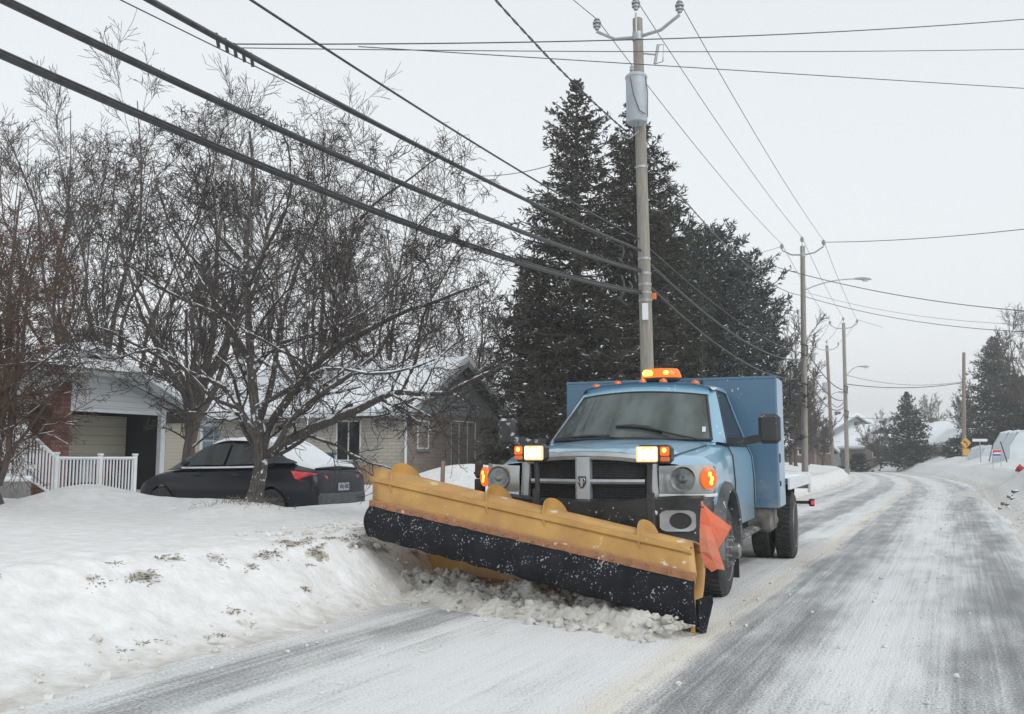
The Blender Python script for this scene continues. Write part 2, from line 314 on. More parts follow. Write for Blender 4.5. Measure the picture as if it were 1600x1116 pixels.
def snow_ground_mat():
    m, n, p, out = nodes_of('snow_ground'); l = n.links.new
    t = N(n, 'ShaderNodeTexCoord'); a = N(n, 'ShaderNodeAttribute', attribute_name='dirt')
    n1 = N(n, 'ShaderNodeTexNoise'); n1.inputs['Scale'].default_value = .7; n1.inputs['Detail'].default_value = 5; l(t.outputs['Object'], n1.inputs['Vector'])
    r = N(n, 'ShaderNodeValToRGB'); e = r.color_ramp.elements; e[0].position = .3; e[0].color = (.82, .85, .88, 1); e[1].position = .7; e[1].color = (.87, .89, .91, 1); l(n1.outputs['Fac'], r.inputs[0])
    n2 = N(n, 'ShaderNodeTexNoise'); n2.inputs['Scale'].default_value = 7; n2.inputs['Detail'].default_value = 7; l(t.outputs['Object'], n2.inputs['Vector'])
    s = N(n, 'ShaderNodeMath', operation='MULTIPLY'); l(a.outputs['Fac'], s.inputs[0]); l(n2.outputs['Fac'], s.inputs[1])
    q = N(n, 'ShaderNodeMapRange'); l(s.outputs[0], q.inputs[0]); q.inputs[1].default_value = .40; q.inputs[2].default_value = .66
    mx = N(n, 'ShaderNodeMix', data_type='RGBA'); l(q.outputs[0], mx.inputs[0]); l(r.outputs[0], mx.inputs[6]); mx.inputs[7].default_value = (.20, .175, .14, 1)
    # slush tint close to the carriageway
    a2 = N(n, 'ShaderNodeAttribute', attribute_name='slush'); mul = N(n, 'ShaderNodeMath', operation='MULTIPLY'); l(a2.outputs['Fac'], mul.inputs[0]); l(n2.outputs['Fac'], mul.inputs[1])
    m2 = N(n, 'ShaderNodeMix', data_type='RGBA'); l(mul.outputs[0], m2.inputs[0]); l(mx.outputs[2], m2.inputs[6]); m2.inputs[7].default_value = (.48, .46, .42, 1)
    l(m2.outputs[2], p.inputs['Base Color']); p.inputs['Roughness'].default_value = .8
    n3 = N(n, 'ShaderNodeTexNoise'); n3.inputs['Scale'].default_value = 14; n3.inputs['Detail'].default_value = 8; l(t.outputs['Object'], n3.inputs['Vector'])
    b = N(n, 'ShaderNodeBump'); b.inputs['Strength'].default_value = .55; b.inputs['Distance'].default_value = .04; l(n3.outputs['Fac'], b.inputs['Height']); l(b.outputs[0], p.inputs['Normal'])
    return m
us = np.concatenate([-np.geomspace(330, 14, 34), np.linspace(-13.8, -6.2, 70), np.linspace(-6.1, -2.5, 110), [-1.5, 0, 1.2], np.linspace(2.1, 7.0, 90), np.geomspace(7.2, 330, 44)])
vs = np.concatenate([np.linspace(-30, 0, 20), np.linspace(.2, 16, 330), np.geomspace(16.1, 60, 150), np.geomspace(60.6, 430, 60)])
me, U, Vv, X, Z = grid(us, vs, lambda X, Y, U: H(X, Y) - .03 * ((U > -2.6) & (U < 2.3)), 'snow_ground', None)
sL = -U - EL
_rg = np.random.default_rng(12); CL = []
for k_ in range(54):
    y_ = _rg.uniform(2.4, 8.2); w_ = 1.35 - .55 * float(sm((y_ - 3.5) / 4)); CL.append((float(xc(y_)) - EL - w_ * (_rg.uniform(.62, .9) if k_ < 40 else _rg.uniform(.15, .6)), y_, _rg.uniform(.035, .09) * (1 if k_ < 40 else .5), _rg.uniform(.06, .17) * (1 if k_ < 40 else .45)))
d = 0 * X
for (cx_, cy_, rx_, ry_) in CL: d = np.maximum(d, 1.25 * gau(X, Vv, cx_, cy_, rx_ * 1.5, ry_ * 1.4))
d_old = np.exp(-((sL - 1.05 + .25 * sm((Vv - 4) / 4)) / .28) ** 2) * (.72 + .9 * (fbm(X * 1.3, Vv * 1.3, 31) - .45)) + .72 * np.exp(-((sL - .5) / .8) ** 2) * (fbm(X * 3, Vv * 3, 33) > .66) * .9
d = d + .9 * gau(X, Vv, -8.35, 9.45, .3, .25) + 1.0 * np.exp(-((U - 5.9) / .5) ** 2) * (Vv > 14) * (fbm(X * 1.5, Vv * 1.0, 40) > .55)
sl_ = np.exp(-(np.clip(sL, 0, 9) / .22) ** 2) * .8 + np.exp(-(np.clip(U - ER, 0, 9) / .5) ** 2) * .8
for nm, ar in (('dirt', d), ('slush', sl_)):
    at = me.attributes.new(nm, 'FLOAT', 'POINT'); at.data.foreach_set('value', ar.astype(np.float32).ravel())
tag(link(me, 'snow_ground', snow_ground_mat(), smooth=True), kind='structure')

def road_mat():
    m, n, p, out = nodes_of('road_slush'); l = n.links.new
    uv = N(n, 'ShaderNodeUVMap'); s = N(n, 'ShaderNodeSeparateXYZ'); l(uv.outputs[0], s.inputs[0])
    def ma(op, a, b=None, c=None):
        o = N(n, 'ShaderNodeMath', operation=op)
        for i, q in enumerate((a, b, c)):
            if q is None: continue
            if hasattr(q, 'is_linked'): l(q, o.inputs[i])
            else: o.inputs[i].default_value = q
        return o.outputs[0]
    def noise(su, sv, det, w=0):
        c = N(n, 'ShaderNodeCombineXYZ'); l(ma('MULTIPLY', s.outputs['X'], su), c.inputs[0]); l(ma('MULTIPLY', s.outputs['Y'], sv), c.inputs[1]); c.inputs[2].default_value = w
        o = N(n, 'ShaderNodeTexNoise'); o.inputs['Scale'].default_value = 1; o.inputs['Detail'].default_value = det; l(c.outputs[0], o.inputs['Vector']); return o.outputs['Fac']
    wob = ma('MULTIPLY_ADD', noise(.3, .12, 2, 7), .35, -.175); u = ma('ADD', s.outputs['X'], wob)
    def ramp(stops):
        q = ma('MULTIPLY_ADD', u, 1 / 6., .5); r = N(n, 'ShaderNodeValToRGB'); r.color_ramp.interpolation = 'EASE'; e = r.color_ramp.elements
        while len(e) < len(stops): e.new(.5)
        for k, (x, v) in enumerate(stops): e[k].position = x / 6 + .5; e[k].color = (v, v, v, 1)
        l(q, r.inputs[0]); return r.outputs[0]
    near = ramp([(-3., .1), (-2.75, .3), (-2.5, .36), (-2.3, .55), (-2.15, .80), (-1.98, .62), (-1.8, .2), (-1.2, .10), (-.3, .05), (-.08, .12), (.08, .68), (.5, .72), (.68, .38), (.9, .12), (1.1, .2), (1.3, .42), (1.52, .60), (1.9, .95), (2.15, .55), (2.4, .08)])
    farr = ramp([(-3., 0), (-2.4, .30), (-2.25, .66), (-2.0, .45), (-1.6, .2), (-1.3, .72), (-.8, .8), (-.6, .25), (-.2, .12), (-.02, .35), (.1, .72), (.5, .75), (.7, .4), (.95, .15), (1.2, .28), (1.5, .62), (1.9, .85), (2.15, .5), (2.45, .05)])
    w = N(n, 'ShaderNodeMapRange'); l(s.outputs['Y'], w.inputs[0]); w.inputs[1].default_value = 8.5; w.inputs[2].default_value = 12
    mx = N(n, 'ShaderNodeMix'); l(w.outputs[0], mx.inputs[0]); l(near, mx.inputs[2]); l(farr, mx.inputs[3])
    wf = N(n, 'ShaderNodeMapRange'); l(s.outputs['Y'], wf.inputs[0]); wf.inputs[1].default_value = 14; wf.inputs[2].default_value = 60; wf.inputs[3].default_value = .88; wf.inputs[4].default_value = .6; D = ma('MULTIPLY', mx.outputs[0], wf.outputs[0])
    a1 = ma('MULTIPLY_ADD', noise(11, .35, 7), .55, -.275); a4 = ma('MULTIPLY_ADD', noise(30, .35, 5, 13), .6, -.3); a5 = ma('MULTIPLY_ADD', noise(5, 1.6, 9, 17), .7, -.35); a2 = ma('MULTIPLY_ADD', noise(70, 48, 9, 3), 1.3, -.65); a3 = ma('MULTIPLY_ADD', noise(1.6, .5, 5, 9), .9, -.45)
    f = ma('ADD', ma('ADD', ma('ADD', ma('ADD', ma('ADD', D, a1), a5), a2), a3), a4)
    q = N(n, 'ShaderNodeMapRange', interpolation_type='SMOOTHSTEP'); l(f, q.inputs[0]); q.inputs[1].default_value = -.02; q.inputs[2].default_value = 1.15
    cr = N(n, 'ShaderNodeValToRGB'); e = cr.color_ramp.elements; e[0].color = (.74, .755, .76, 1); e[1].color = (.16, .165, .17, 1)
    k = e.new(.3); k.color = (.55, .56, .56, 1); k = e.new(.65); k.color = (.32, .33, .335, 1); l(q.outputs[0], cr.inputs[0])
    # brownish streak down the middle of the road
    cs = ma('MULTIPLY', ma('POWER', 2.718, ma('MULTIPLY', ma('POWER', ma('ABSOLUTE', ma('ADD', u, .10)), 2.), -60.)), ma('MULTIPLY', noise(3, .5, 4, 21), .75))
    m2 = N(n, 'ShaderNodeMix', data_type='RGBA', blend_type='MULTIPLY'); l(cs, m2.inputs[0]); l(cr.outputs[0], m2.inputs[6]); m2.inputs[7].default_value = (.95, .80, .58, 1)
    l(m2.outputs[2], p.inputs['Base Color'])
    rr = N(n, 'ShaderNodeMapRange'); l(q.outputs[0], rr.inputs[0]); rr.inputs[3].default_value = .8; rr.inputs[4].default_value = .5; l(rr.outputs[0], p.inputs['Roughness'])
    b = N(n, 'ShaderNodeBump'); b.inputs['Strength'].default_value = .6; b.inputs['Distance'].default_value = .03; b.invert = True; l(f, b.inputs['Height']); l(b.outputs[0], p.inputs['Normal'])
    return m
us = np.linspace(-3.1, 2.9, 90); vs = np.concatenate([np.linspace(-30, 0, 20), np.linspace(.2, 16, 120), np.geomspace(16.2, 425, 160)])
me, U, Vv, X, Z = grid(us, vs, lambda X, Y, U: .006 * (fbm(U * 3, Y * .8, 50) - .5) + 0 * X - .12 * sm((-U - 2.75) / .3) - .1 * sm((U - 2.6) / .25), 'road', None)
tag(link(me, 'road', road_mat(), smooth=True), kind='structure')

# ------------------------------------------------------------------ bare trees
def grow(par, prad, plen, nc, t0, t1, ang, asd, lr, wig, up, P, rr, rng, rmin, taper=.45, fall=.45):
    n, Pp, _ = par.shape; Mn = n * nc; k = np.repeat(np.arange(n), nc)
    t = rng.uniform(t0, t1, Mn); f = t * (Pp - 1); i = np.minimum(f.astype(int), Pp - 2); g = (f - i)[:, None]
    st = par[k, i] * (1 - g) + par[k, i + 1] * g; tan = par[k, i + 1] - par[k, i]; tan /= np.linalg.norm(tan, axis=1, keepdims=True) + 1e-9
    r0 = (prad[k, i] * (1 - g[:, 0]) + prad[k, i + 1] * g[:, 0]) * rr
    rd = rng.normal(size=(Mn, 3)); rd -= (rd * tan).sum(1, keepdims=True) * tan; rd /= np.linalg.norm(rd, axis=1, keepdims=True) + 1e-9
    a = np.radians(rng.normal(ang, asd, Mn))[:, None]; d = tan * np.cos(a) + rd * np.sin(a)
    ln = plen[k] * lr * (1 - fall * t) * rng.uniform(.65, 1.25, Mn); out = np.zeros((Mn, P, 3)); out[:, 0] = st; p = st.copy()
    for q in range(1, P):
        d = d + rng.normal(size=(Mn, 3)) * wig; d[:, 2] += up; d /= np.linalg.norm(d, axis=1, keepdims=True) + 1e-9
        p = p + d * (ln / (P - 1))[:, None]; out[:, q] = p
    rad = np.maximum(r0[:, None] * np.linspace(1, taper, P)[None], rmin)
    return out, rad, ln
def snow_on(paths, rad, rmin, rng, k=5, prob=.6, lift=.55, width=.8):
    """snow lying along the tops of the flatter, thicker branches"""
    seg = paths[:, 1:] - paths[:, :-1]; ln = np.linalg.norm(seg, axis=2); sl = np.abs(seg[..., 2]) / (ln + 1e-9)
    out = []; rr = []
    for i in range(len(paths)):
        j = 0
        while j < paths.shape[1] - 1:
            if rad[i, j] > rmin and sl[i, j] < .75 and rng.random() < prob:
                a, b = paths[i, j], paths[i, j + 1]; q = np.linspace(0, 1, 5)[:, None]; ra = np.linspace(rad[i, j], rad[i, j + 1], 5)
                pts = a * (1 - q) + b * q; w = ra * width * (np.array([.5, 1, .8, 1.05, .6]) + rng.uniform(-.25, .2, 5))
                pts = pts + np.array([0, 0, 1.]) * (ra * lift + .003)[:, None]; out.append(pts); rr.append(np.maximum(w, .002))
            j += 1
    if not out: return None
    return tubes(np.array(out), np.array(rr), k)
def bare_tree(name, limbs, radii, label, cat='tree', group=None, seed=1, cfg=None, mats=('bark', 'twig'), rmin=.004, snow=None, P0=14, kb=7, sw=.8):
    """limbs: hand laid polylines of world points; radii: (start, end) of each"""
    rng = np.random.default_rng(seed); base = limbs[0][0]
    root = empty(name, tuple(base), 0, label, cat, group); ofs = np.array(base, float)
    L0 = np.array([catmull([np.array(p, float) - ofs for p in q], P0) for q in limbs])
    wob = rng.normal(size=L0.shape) * .012; wob[:, 0] = 0; L0 = L0 + wob * np.linspace(0, 1, P0)[None, :, None]
    r0 = np.array([a + (b - a) * np.linspace(0, 1, P0) ** .8 for a, b in radii])
    r0[0, 0] *= 1.35; r0[0, 1] *= 1.08
    ln = np.linalg.norm(np.diff(L0, axis=1), axis=2).sum(1)
    v = link(npmesh('trunk', *tubes(L0, r0, kb + 3)), 'trunk', M[mats[0]], root, True)
    lev = [(L0, r0, ln)]; big = []; fine = []
    for q, c in enumerate(cfg):
        src = lev[-1]
        pa, ra, le = grow(src[0], src[1], src[2], rng=rng, rmin=rmin, **c); lev.append((pa, ra, le))
        (big if q == 0 else fine).append(tubes(pa, ra, 6 if q == 0 else (4 if q == 1 else 3)))
    cr_ = link(npmesh('crown', *join(big)), 'crown', M[mats[0]], root, True)
    tag(link(npmesh('twigs', *join(fine)), 'twigs', M[mats[1]], cr_), kind='stuff')
    if snow:
        sp = [s for s in (snow_on(lev[q][0], lev[q][1], snow, rng, prob=.9 if q == 0 else (.75 if q == 1 else .4), width=sw) for q in range(3)) if s]
        if sp: tag(link(npmesh('snow', *join(sp)), 'snow', M['snow'], root, True), kind='stuff')
    return root
def C(nc, t0, t1, ang, asd, lr, wig, up, P, rr, taper=.45, fall=.45): return dict(nc=nc, t0=t0, t1=t1, ang=ang, asd=asd, lr=lr, wig=wig, up=up, P=P, rr=rr, taper=taper, fall=fall)
def limb(d0, *pts): return [at_d(x, y, d0 + (dd[0] if dd else 0)) for x, y, *dd in pts]
# the spreading tree on the lawn
b0 = at_d(393, 800, 12.5)
g = Vector((b0.x, b0.y, Hs(b0.x, b0.y) - .08)); low = lambda q: [(Vector(p) if p.z < 4.0 else Vector((p.x, p.y, 4.0 + (p.z - 4.0) * .72))) for p in q]
fl = [[g] + limb(12.5, (400, 770), (408, 720), (402, 665), (395, 600), (388, 500, .1), (384, 380, .3), (398, 250, .4), (392, 130, .5)),
      limb(12.5, (405, 735), (428, 700), (500, 665, -.3), (560, 640, -.6), (600, 620, -.8), (628, 612, -.9), (690, 617, -1.2), (745, 590, -1.3), (812, 563, -1.6)),
      limb(12.5, (404, 720), (425, 660), (470, 600), (520, 545, -.3), (570, 520, -.4), (620, 492, -.7), (680, 470, -.8), (760, 440, -1.)),
      limb(12.5, (402, 690), (375, 640), (350, 605, .2), (290, 580, .3), (215, 540, -.2), (150, 510, -.6)),
      limb(12.5, (400, 670), (425, 600, .3), (440, 500, .5), (470, 400, .9), (500, 300, 1.1), (520, 200, 1.2)),
      limb(12.5, (397, 620), (365, 540, .5), (330, 440, .7), (280, 360, .8), (250, 260, .8), (240, 190, .8)),
      limb(12.5, (520, 545, -.3), (530, 470, -.4), (545, 380, -.3), (580, 300, -.3), (640, 240, -.4), (690, 190, -.5)),
      limb(12.5, (430, 700, -.3), (470, 640, -.6), (540, 590, -1.), (600, 540, -1.2), (640, 440, -1.2), (650, 360, -1.3), (700, 290, -1.4)),
      limb(12.5, (390, 560, 0), (350, 500, -.5), (290, 470, -.9), (220, 430, -1.2), (170, 380, -1.3)),
      limb(12.5, (386, 450, .2), (420, 380, -.4), (450, 300, -.6), (455, 210, -.7), (440, 120, -.8)),
      limb(12.5, (628, 612, -.9), (650, 560, -.8), (660, 500, -.8), (700, 420, -.7), (740, 360, -.7)),
      limb(12.5, (392, 590, 0), (430, 540, .5), (500, 520, .9), (580, 480, 1.2), (660, 400, 1.4), (720, 330, 1.5)),
      limb(12.5, (396, 640, 0), (440, 615, -.5), (480, 590, -.8), (520, 575, -1.3), (600, 585, -1.6), (680, 560, -1.8), (730, 520, -1.9)),
      limb(12.5, (388, 420, .2), (340, 350, .3), (320, 270, .2), (330, 190, 0), (310, 110, 0)),
      limb(12.5, (380, 640, .1), (330, 620, -.2), (270, 560, -.7), (235, 545, -1.), (180, 560, -1.3), (120, 545, -1.6))]
fr = [(.165, .022), (.10, .018), (.095, .018), (.07, .012), (.07, .012), (.06, .010), (.05, .010), (.055, .01), (.045, .01), (.045, .01), (.035, .009), (.05, .01), (.045, .009), (.035, .009), (.04, .008)]
bare_tree('spreading_tree', [low([Vector(p) for p in q]) for q in fl], [(a * .76, b * .8) for a, b in fr], 'wide spreading bare tree with snowy limbs, on the lawn in front of the black car', seed=4, mats=('bark_snow', 'twig'), rmin=.0032, snow=.010, sw=.85,
          cfg=[C(11, .15, .98, 54, 16, .38, .20, .04, 9, .42, .4, .35), C(6, .12, 1, 50, 18, .50, .26, .035, 8, .5, .45, .3), C(6, .1, 1, 48, 18, .60, .2, .03, 5, .6, .5, .3), C(2, .1, 1, 44, 18, .62, .2, .02, 4, .7, .6, .2)])
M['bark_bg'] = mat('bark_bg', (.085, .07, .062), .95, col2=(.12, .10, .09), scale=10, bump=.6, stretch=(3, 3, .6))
def upright(name, px, d, top, label, seed, spread, n=7, r=.16, lean=0, fork=.18, pxbase=None, **k):
    """a tree that forks low into steep limbs reaching up to image row `top`"""
    rng = np.random.default_rng(seed); b = at_d(px, HOR, d); z = Hs(b.x, b.y) - .1; g = Vector((b.x, b.y, z)); Ht = at_d(px, top, d).z - z
    lm = []; rd = []
    side = Vector((math.cos(YAW), math.sin(YAW), 0)); fw = _h
    for i in range(n):
        a = 2 * math.pi * (i + rng.uniform(0, .6)) / n; h0 = Ht * (fork + rng.uniform(0, .14)) if i else 0
        hh = Ht * (1 if i == 0 else rng.uniform(.72, 1.0)); sp = spread * (0.15 if i == 0 else rng.uniform(.55, 1.0))
        dx = side * (math.cos(a) * sp + lean * .5) + fw * (math.sin(a) * sp * .8)
        pts = []
        for q in (0, .12, .3, .5, .72, 1.):
            w = q ** .75 if i else q
            pts.append(g + Vector((0, 0, h0 + (hh - h0) * q)) + dx * w + side * (lean * h0 / Ht * .5) + Vector((rng.normal() * .06, rng.normal() * .06, 0)) * (q > 0) * spread)
        if i == 0: pts[0] = g
        lm.append(pts); rd.append((r if i == 0 else r * .5, min(.014, r * .12)))
    return bare_tree(name, lm, rd, label, seed=seed, **k)
cf = [C(9, .12, .98, 34, 10, .36, .06, .05, 8, .42, .4, .35), C(7, .12, 1, 34, 10, .46, .08, .04, 6, .5, .45, .3), C(5, .1, 1, 34, 12, .6, .09, .03, 5, .6, .5, .3), C(2, .1, 1, 34, 12, .62, .09, .03, 3, .7, .6, .2)]
BG = 'leafless trees behind the houses'
upright('bare_tree', 296, 22, 225, 'thick trunked bare tree rising behind the hood of the black car', 11, 3.4, 7, .19, lean=.5, group=BG, cfg=cf, mats=('bark_bg', 'twig'), rmin=.0055, P0=10, kb=6, snow=.02)
upright('bare_tree', 170, 27, 165, 'tall bare tree with fine upward twigs over the white garage gable', 12, 4.2, 8, .16, group=BG, cfg=cf, mats=('bark_bg', 'twig'), rmin=.0065, P0=10, kb=6)
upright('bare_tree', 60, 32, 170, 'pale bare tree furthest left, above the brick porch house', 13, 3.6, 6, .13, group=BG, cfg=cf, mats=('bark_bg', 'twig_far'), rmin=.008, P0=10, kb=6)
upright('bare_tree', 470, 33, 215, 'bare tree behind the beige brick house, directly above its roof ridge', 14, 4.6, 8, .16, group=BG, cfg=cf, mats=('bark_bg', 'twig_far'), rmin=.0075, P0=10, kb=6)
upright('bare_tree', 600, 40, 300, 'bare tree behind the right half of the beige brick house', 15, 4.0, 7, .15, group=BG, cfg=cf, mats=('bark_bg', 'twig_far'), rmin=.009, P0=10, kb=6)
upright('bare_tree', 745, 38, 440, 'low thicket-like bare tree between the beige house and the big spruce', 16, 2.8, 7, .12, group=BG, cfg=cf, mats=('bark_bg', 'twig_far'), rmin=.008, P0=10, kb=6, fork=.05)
cfr = [C(12, .1, .98, 66, 14, .42, .06, .0, 7, .4, .4, .3), C(9, .1, 1, 52, 14, .48, .08, -.01, 6, .5, .45, .3), C(6, .1, 1, 46, 14, .55, .1, -.02, 4, .6, .5, .3), C(3, .1, 1, 40, 14, .6, .1, -.02, 3, .7)]
upright('bare_tree', 0, 13.5, 300, 'dense reddish brown twiggy tree at the left edge in front of the porch windows', 17, .9, 6, .10, cfg=cfr, mats=('bark_bg', 'twig_red'), rmin=.0034, P0=10, kb=6, fork=.08, snow=.006)
cs = [C(10, .15, .98, 27, 8, .40, .04, .05, 6, .45), C(7, .15, 1, 32, 10, .48, .08, .04, 5, .5, .45, .3), C(6, .12, 1, 32, 10, .6, .08, .03, 3, .6, .5, .3)]
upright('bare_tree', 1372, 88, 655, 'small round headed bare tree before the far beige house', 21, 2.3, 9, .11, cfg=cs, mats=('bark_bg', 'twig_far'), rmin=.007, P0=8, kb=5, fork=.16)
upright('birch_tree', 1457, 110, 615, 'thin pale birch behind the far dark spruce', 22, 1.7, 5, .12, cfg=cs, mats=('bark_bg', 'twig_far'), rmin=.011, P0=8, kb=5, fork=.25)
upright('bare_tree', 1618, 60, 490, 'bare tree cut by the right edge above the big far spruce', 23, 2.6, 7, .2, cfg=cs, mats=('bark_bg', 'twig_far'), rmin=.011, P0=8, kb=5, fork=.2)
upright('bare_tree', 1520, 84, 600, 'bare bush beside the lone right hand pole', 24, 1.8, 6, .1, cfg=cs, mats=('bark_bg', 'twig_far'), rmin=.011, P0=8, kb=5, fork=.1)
HG = 'bare bushes behind the second pole'
for i, (px, d, top, sp) in enumerate(((1243, 52, 520, 1.2), (1236, 56, 560, 1.5), (1262, 62, 600, 1.3), (1285, 78, 655, 2.0))):
    upright('bare_bush', px, d, top, ['slim bare tree just left of the second pole', 'bare bush half hidden behind the blue body of the truck', 'low bare bush right of the second pole foot', 'far bare bush before the dark brown houses'][i], 30 + i, sp, 7, .09, group=HG, cfg=cs, mats=('bark_bg', 'twig_far'), rmin=.012, P0=8, kb=5, fork=.04)

# ------------------------------------------------------------------ conifers
def blades(base, d, ln, w, rng):
    """narrow leaf shaped quads"""
    n = len(base); q = rng.normal(size=(n, 3)); s = np.cross(d, q); s /= np.linalg.norm(s, axis=1, keepdims=True) + 1e-9; w = w[:, None] * .5; ln = ln[:, None]
    V = np.stack([base, base + d * ln * .45 + s * w, base + d * ln, base + d * ln * .45 - s * w], 1).reshape(-1, 3)
    return V, np.arange(n * 4).reshape(n, 4)
def conifer(name, px, d, top, halfpx, label, seed, nb=420, nt=26, nl=3, prof=None, mat_='needle', droop=.25, tip=.25, tw=.36, bw=.05, snow=.0, lean=0., base_h=.03, group=None, r=.2, cat='spruce tree', pt=None):
    rng = np.random.default_rng(seed); b = pt or at_d(px, HOR, d); z = Hs(b.x, b.y) - .1
    Ht = at_d(px, top, d).z - z; Rb = halfpx * d / F_PX; root = empty(name, (b.x, b.y, z), 0, label, cat, group)
    prof = prof or (lambda h: (1 - h) ** .85)
    tr = catmull([(0, 0, 0), (lean * .3, 0, Ht * .4), (lean, 0, Ht * .98)], 10)
    link(npmesh('trunk', *tubes(tr[None], np.linspace(r, .02, 10)[None], 8)), 'trunk', M['bark_bg'], root, True)
    h = np.sort(rng.uniform(base_h, .985, nb) ** 1.05); az = np.arange(nb) * 2.39996 + rng.normal(size=nb) * .25
    Rr = Rb * np.array([prof(x) for x in h]) * rng.uniform(.5, 1.18, nb) * (1 + .16 * np.sin(az * 3 + h * 9)) + .05
    P = 7; s = np.linspace(0, 1, P); out = np.zeros((nb, P, 3)); hd = np.stack([np.cos(az), np.sin(az)], 1)
    st = np.stack([np.interp(h, np.linspace(0, 1, 10), tr[:, 0]), h * 0, h * Ht], 1)
    rise = (.55 * h ** 2)[:, None] * s - (droop * (1.1 - h))[:, None] * s * 1.1 + tip * .6 * s ** 2.5
    out[..., :2] = st[:, None, :2] + hd[:, None] * (Rr[:, None] * s)[..., None]; out[..., 2] = st[:, None, 2] + Rr[:, None] * rise
    out[:, 1:] += rng.normal(size=(nb, P - 1, 3)) * .03 * Rr[:, None, None]
    link(npmesh('branch', *tubes(out, np.maximum(.012 + .018 * Rr[:, None] * (1 - s)[None], .008), 3)), 'branches', M['bark_bg'], root)['kind'] = 'stuff'
    # twigs hang off both sides of every branch
    ntw = np.maximum((nt * (Rr / Rr.max()) ** .8).astype(int), 6); k = np.repeat(np.arange(nb), ntw); n = len(k)
    t = rng.uniform(.08, 1, n) ** .75; f = t * (P - 1); i = np.minimum(f.astype(int), P - 2); g = (f - i)[:, None]
    q = out[k, i] * (1 - g) + out[k, i + 1] * g; tn = out[k, i + 1] - out[k, i]; tn /= np.linalg.norm(tn, axis=1, keepdims=True) + 1e-9
    sd = np.cross(tn, np.array([0, 0, 1.])); sd /= np.linalg.norm(sd, axis=1, keepdims=True) + 1e-9; sd *= rng.choice([-1, 1], n)[:, None]
    td = tn * rng.uniform(.25, 1.0, n)[:, None] + sd * rng.uniform(.1, .9, n)[:, None] + np.array([0, 0, 1.]) * rng.normal(-droop * .9, .3, n)[:, None]; td /= np.linalg.norm(td, axis=1, keepdims=True)
    tl = tw * (.45 + .75 * (1 - t)) * rng.uniform(.6, 1.3, n) * np.clip(Rr[k] / Rb * 1.9, .12, 1.1)
    kk = np.repeat(np.arange(n), nl); m = len(kk); u = rng.uniform(0, 1, m)[:, None]
    bp = q[kk] + td[kk] * tl[kk][:, None] * u; bd = td[kk] + rng.normal(size=(m, 3)) * .55; bd /= np.linalg.norm(bd, axis=1, keepdims=True)
    bl = tw * rng.uniform(.35, .75, m) * np.clip(Rr[k][kk] / Rb * 2.6, .3, 1); V, Fq = blades(bp, bd, bl, bw * rng.uniform(.7, 1.5, m), rng)
    me = npmesh('foliage', V, Fq); at = me.attributes.new('rnd', 'FLOAT', 'FACE')
    cl = np.clip(.5 * rng.uniform(0, 1, m) + .5 * np.repeat(rng.uniform(0, 1, nb)[k], nl) * 1.0, 0, 1); at.data.foreach_set('value', cl.astype(np.float32))
    tag(link(me, 'foliage', M[mat_], root), kind='stuff')
    if snow > 0:
        sel = rng.random(m) < snow * np.clip(vn(bp[:, 0] * 1.3, bp[:, 2] * 1.3, seed) * 2.2 - .4, 0, 1.5); b2 = bp[sel] + np.array([0, 0, .03]); dd = bd[sel] * np.array([1, 1, .35]); dd /= np.linalg.norm(dd, axis=1, keepdims=True)
        V, Fq = blades(b2, dd, bl[sel] * .75, bw * .9 * np.ones(sel.sum()), rng); tag(link(npmesh('snow', V, Fq), 'snow', M['snow'], root), kind='stuff')
    return root
SG = 'tall spruces behind the near utility pole'
conifer('spruce_tree', 905, 30, 118, 185, 'tallest dark spruce with ragged pointed top, left of the near pole', 51, nb=620, nt=38, nl=6, mat_='needle_brown', prof=lambda h: (1 - h) ** .66 * min(1, .4 + (1 - h) * 3.2) * (.84 + .16 * math.sin(h * 23)), bw=.042, tw=.38, snow=.05, group=SG, r=.28, droop=.3)
conifer('spruce_tree', 998, 31, 135, 105, 'second spruce top half hidden behind the near pole and its grey transformer', 52, nb=520, nt=32, nl=6, mat_='needle_brown', prof=lambda h: (1 - h) ** .62 * min(1, .4 + (1 - h) * 3.2), bw=.042, tw=.38, snow=.05, group=SG, r=.26, droop=.3)
conifer('spruce_tree', 1040, 35, 300, 105, 'shorter rounded dark conifer just right of the near pole', 53, nb=400, nt=30, nl=6, mat_='needle', prof=lambda h: (1 - h) ** .42, bw=.045, tw=.38, snow=.06, group=SG, r=.22, droop=.1)
conifer('spruce_tree', 840, 29, 400, 85, 'low bushy spruce at the left foot of the tallest spruce', 54, nb=300, nt=26, nl=4, mat_='needle_brown', prof=lambda h: (1 - h) ** .55, bw=.055, tw=.42, snow=.06, group=SG, r=.18, droop=.3)
PG = 'frosted pines right of the spruces'
rnd_ = lambda h: math.sqrt(max(0, 1 - (max(h, .0) * 1.04 - .35) ** 2 / .48)) if h > .05 else .7
conifer('pine_tree', 1118, 38, 362, 90, 'broad dusted pine with rounded top between the near pole and the second pole', 55, nb=340, nt=26, nl=5, mat_='needle_blue', prof=rnd_, droop=-.1, tip=.45, bw=.055, tw=.40, snow=.16, group=PG, cat='pine tree')
conifer('pine_tree', 1172, 42, 408, 72, 'snow dusted pine lowest on the right, leaning toward the second pole', 56, nb=300, nt=26, nl=5, mat_='needle_blue', prof=rnd_, droop=-.1, tip=.45, bw=.06, tw=.42, snow=.22, group=PG, cat='pine tree')
conifer('pine_tree', 1085, 40, 385, 70, 'dark pine directly behind the cab roof beacon', 57, nb=260, nt=24, nl=5, mat_='needle', prof=rnd_, droop=-.1, tip=.4, bw=.06, tw=.42, snow=.1, group=PG, cat='pine tree')
FG = 'spruces far down the road'
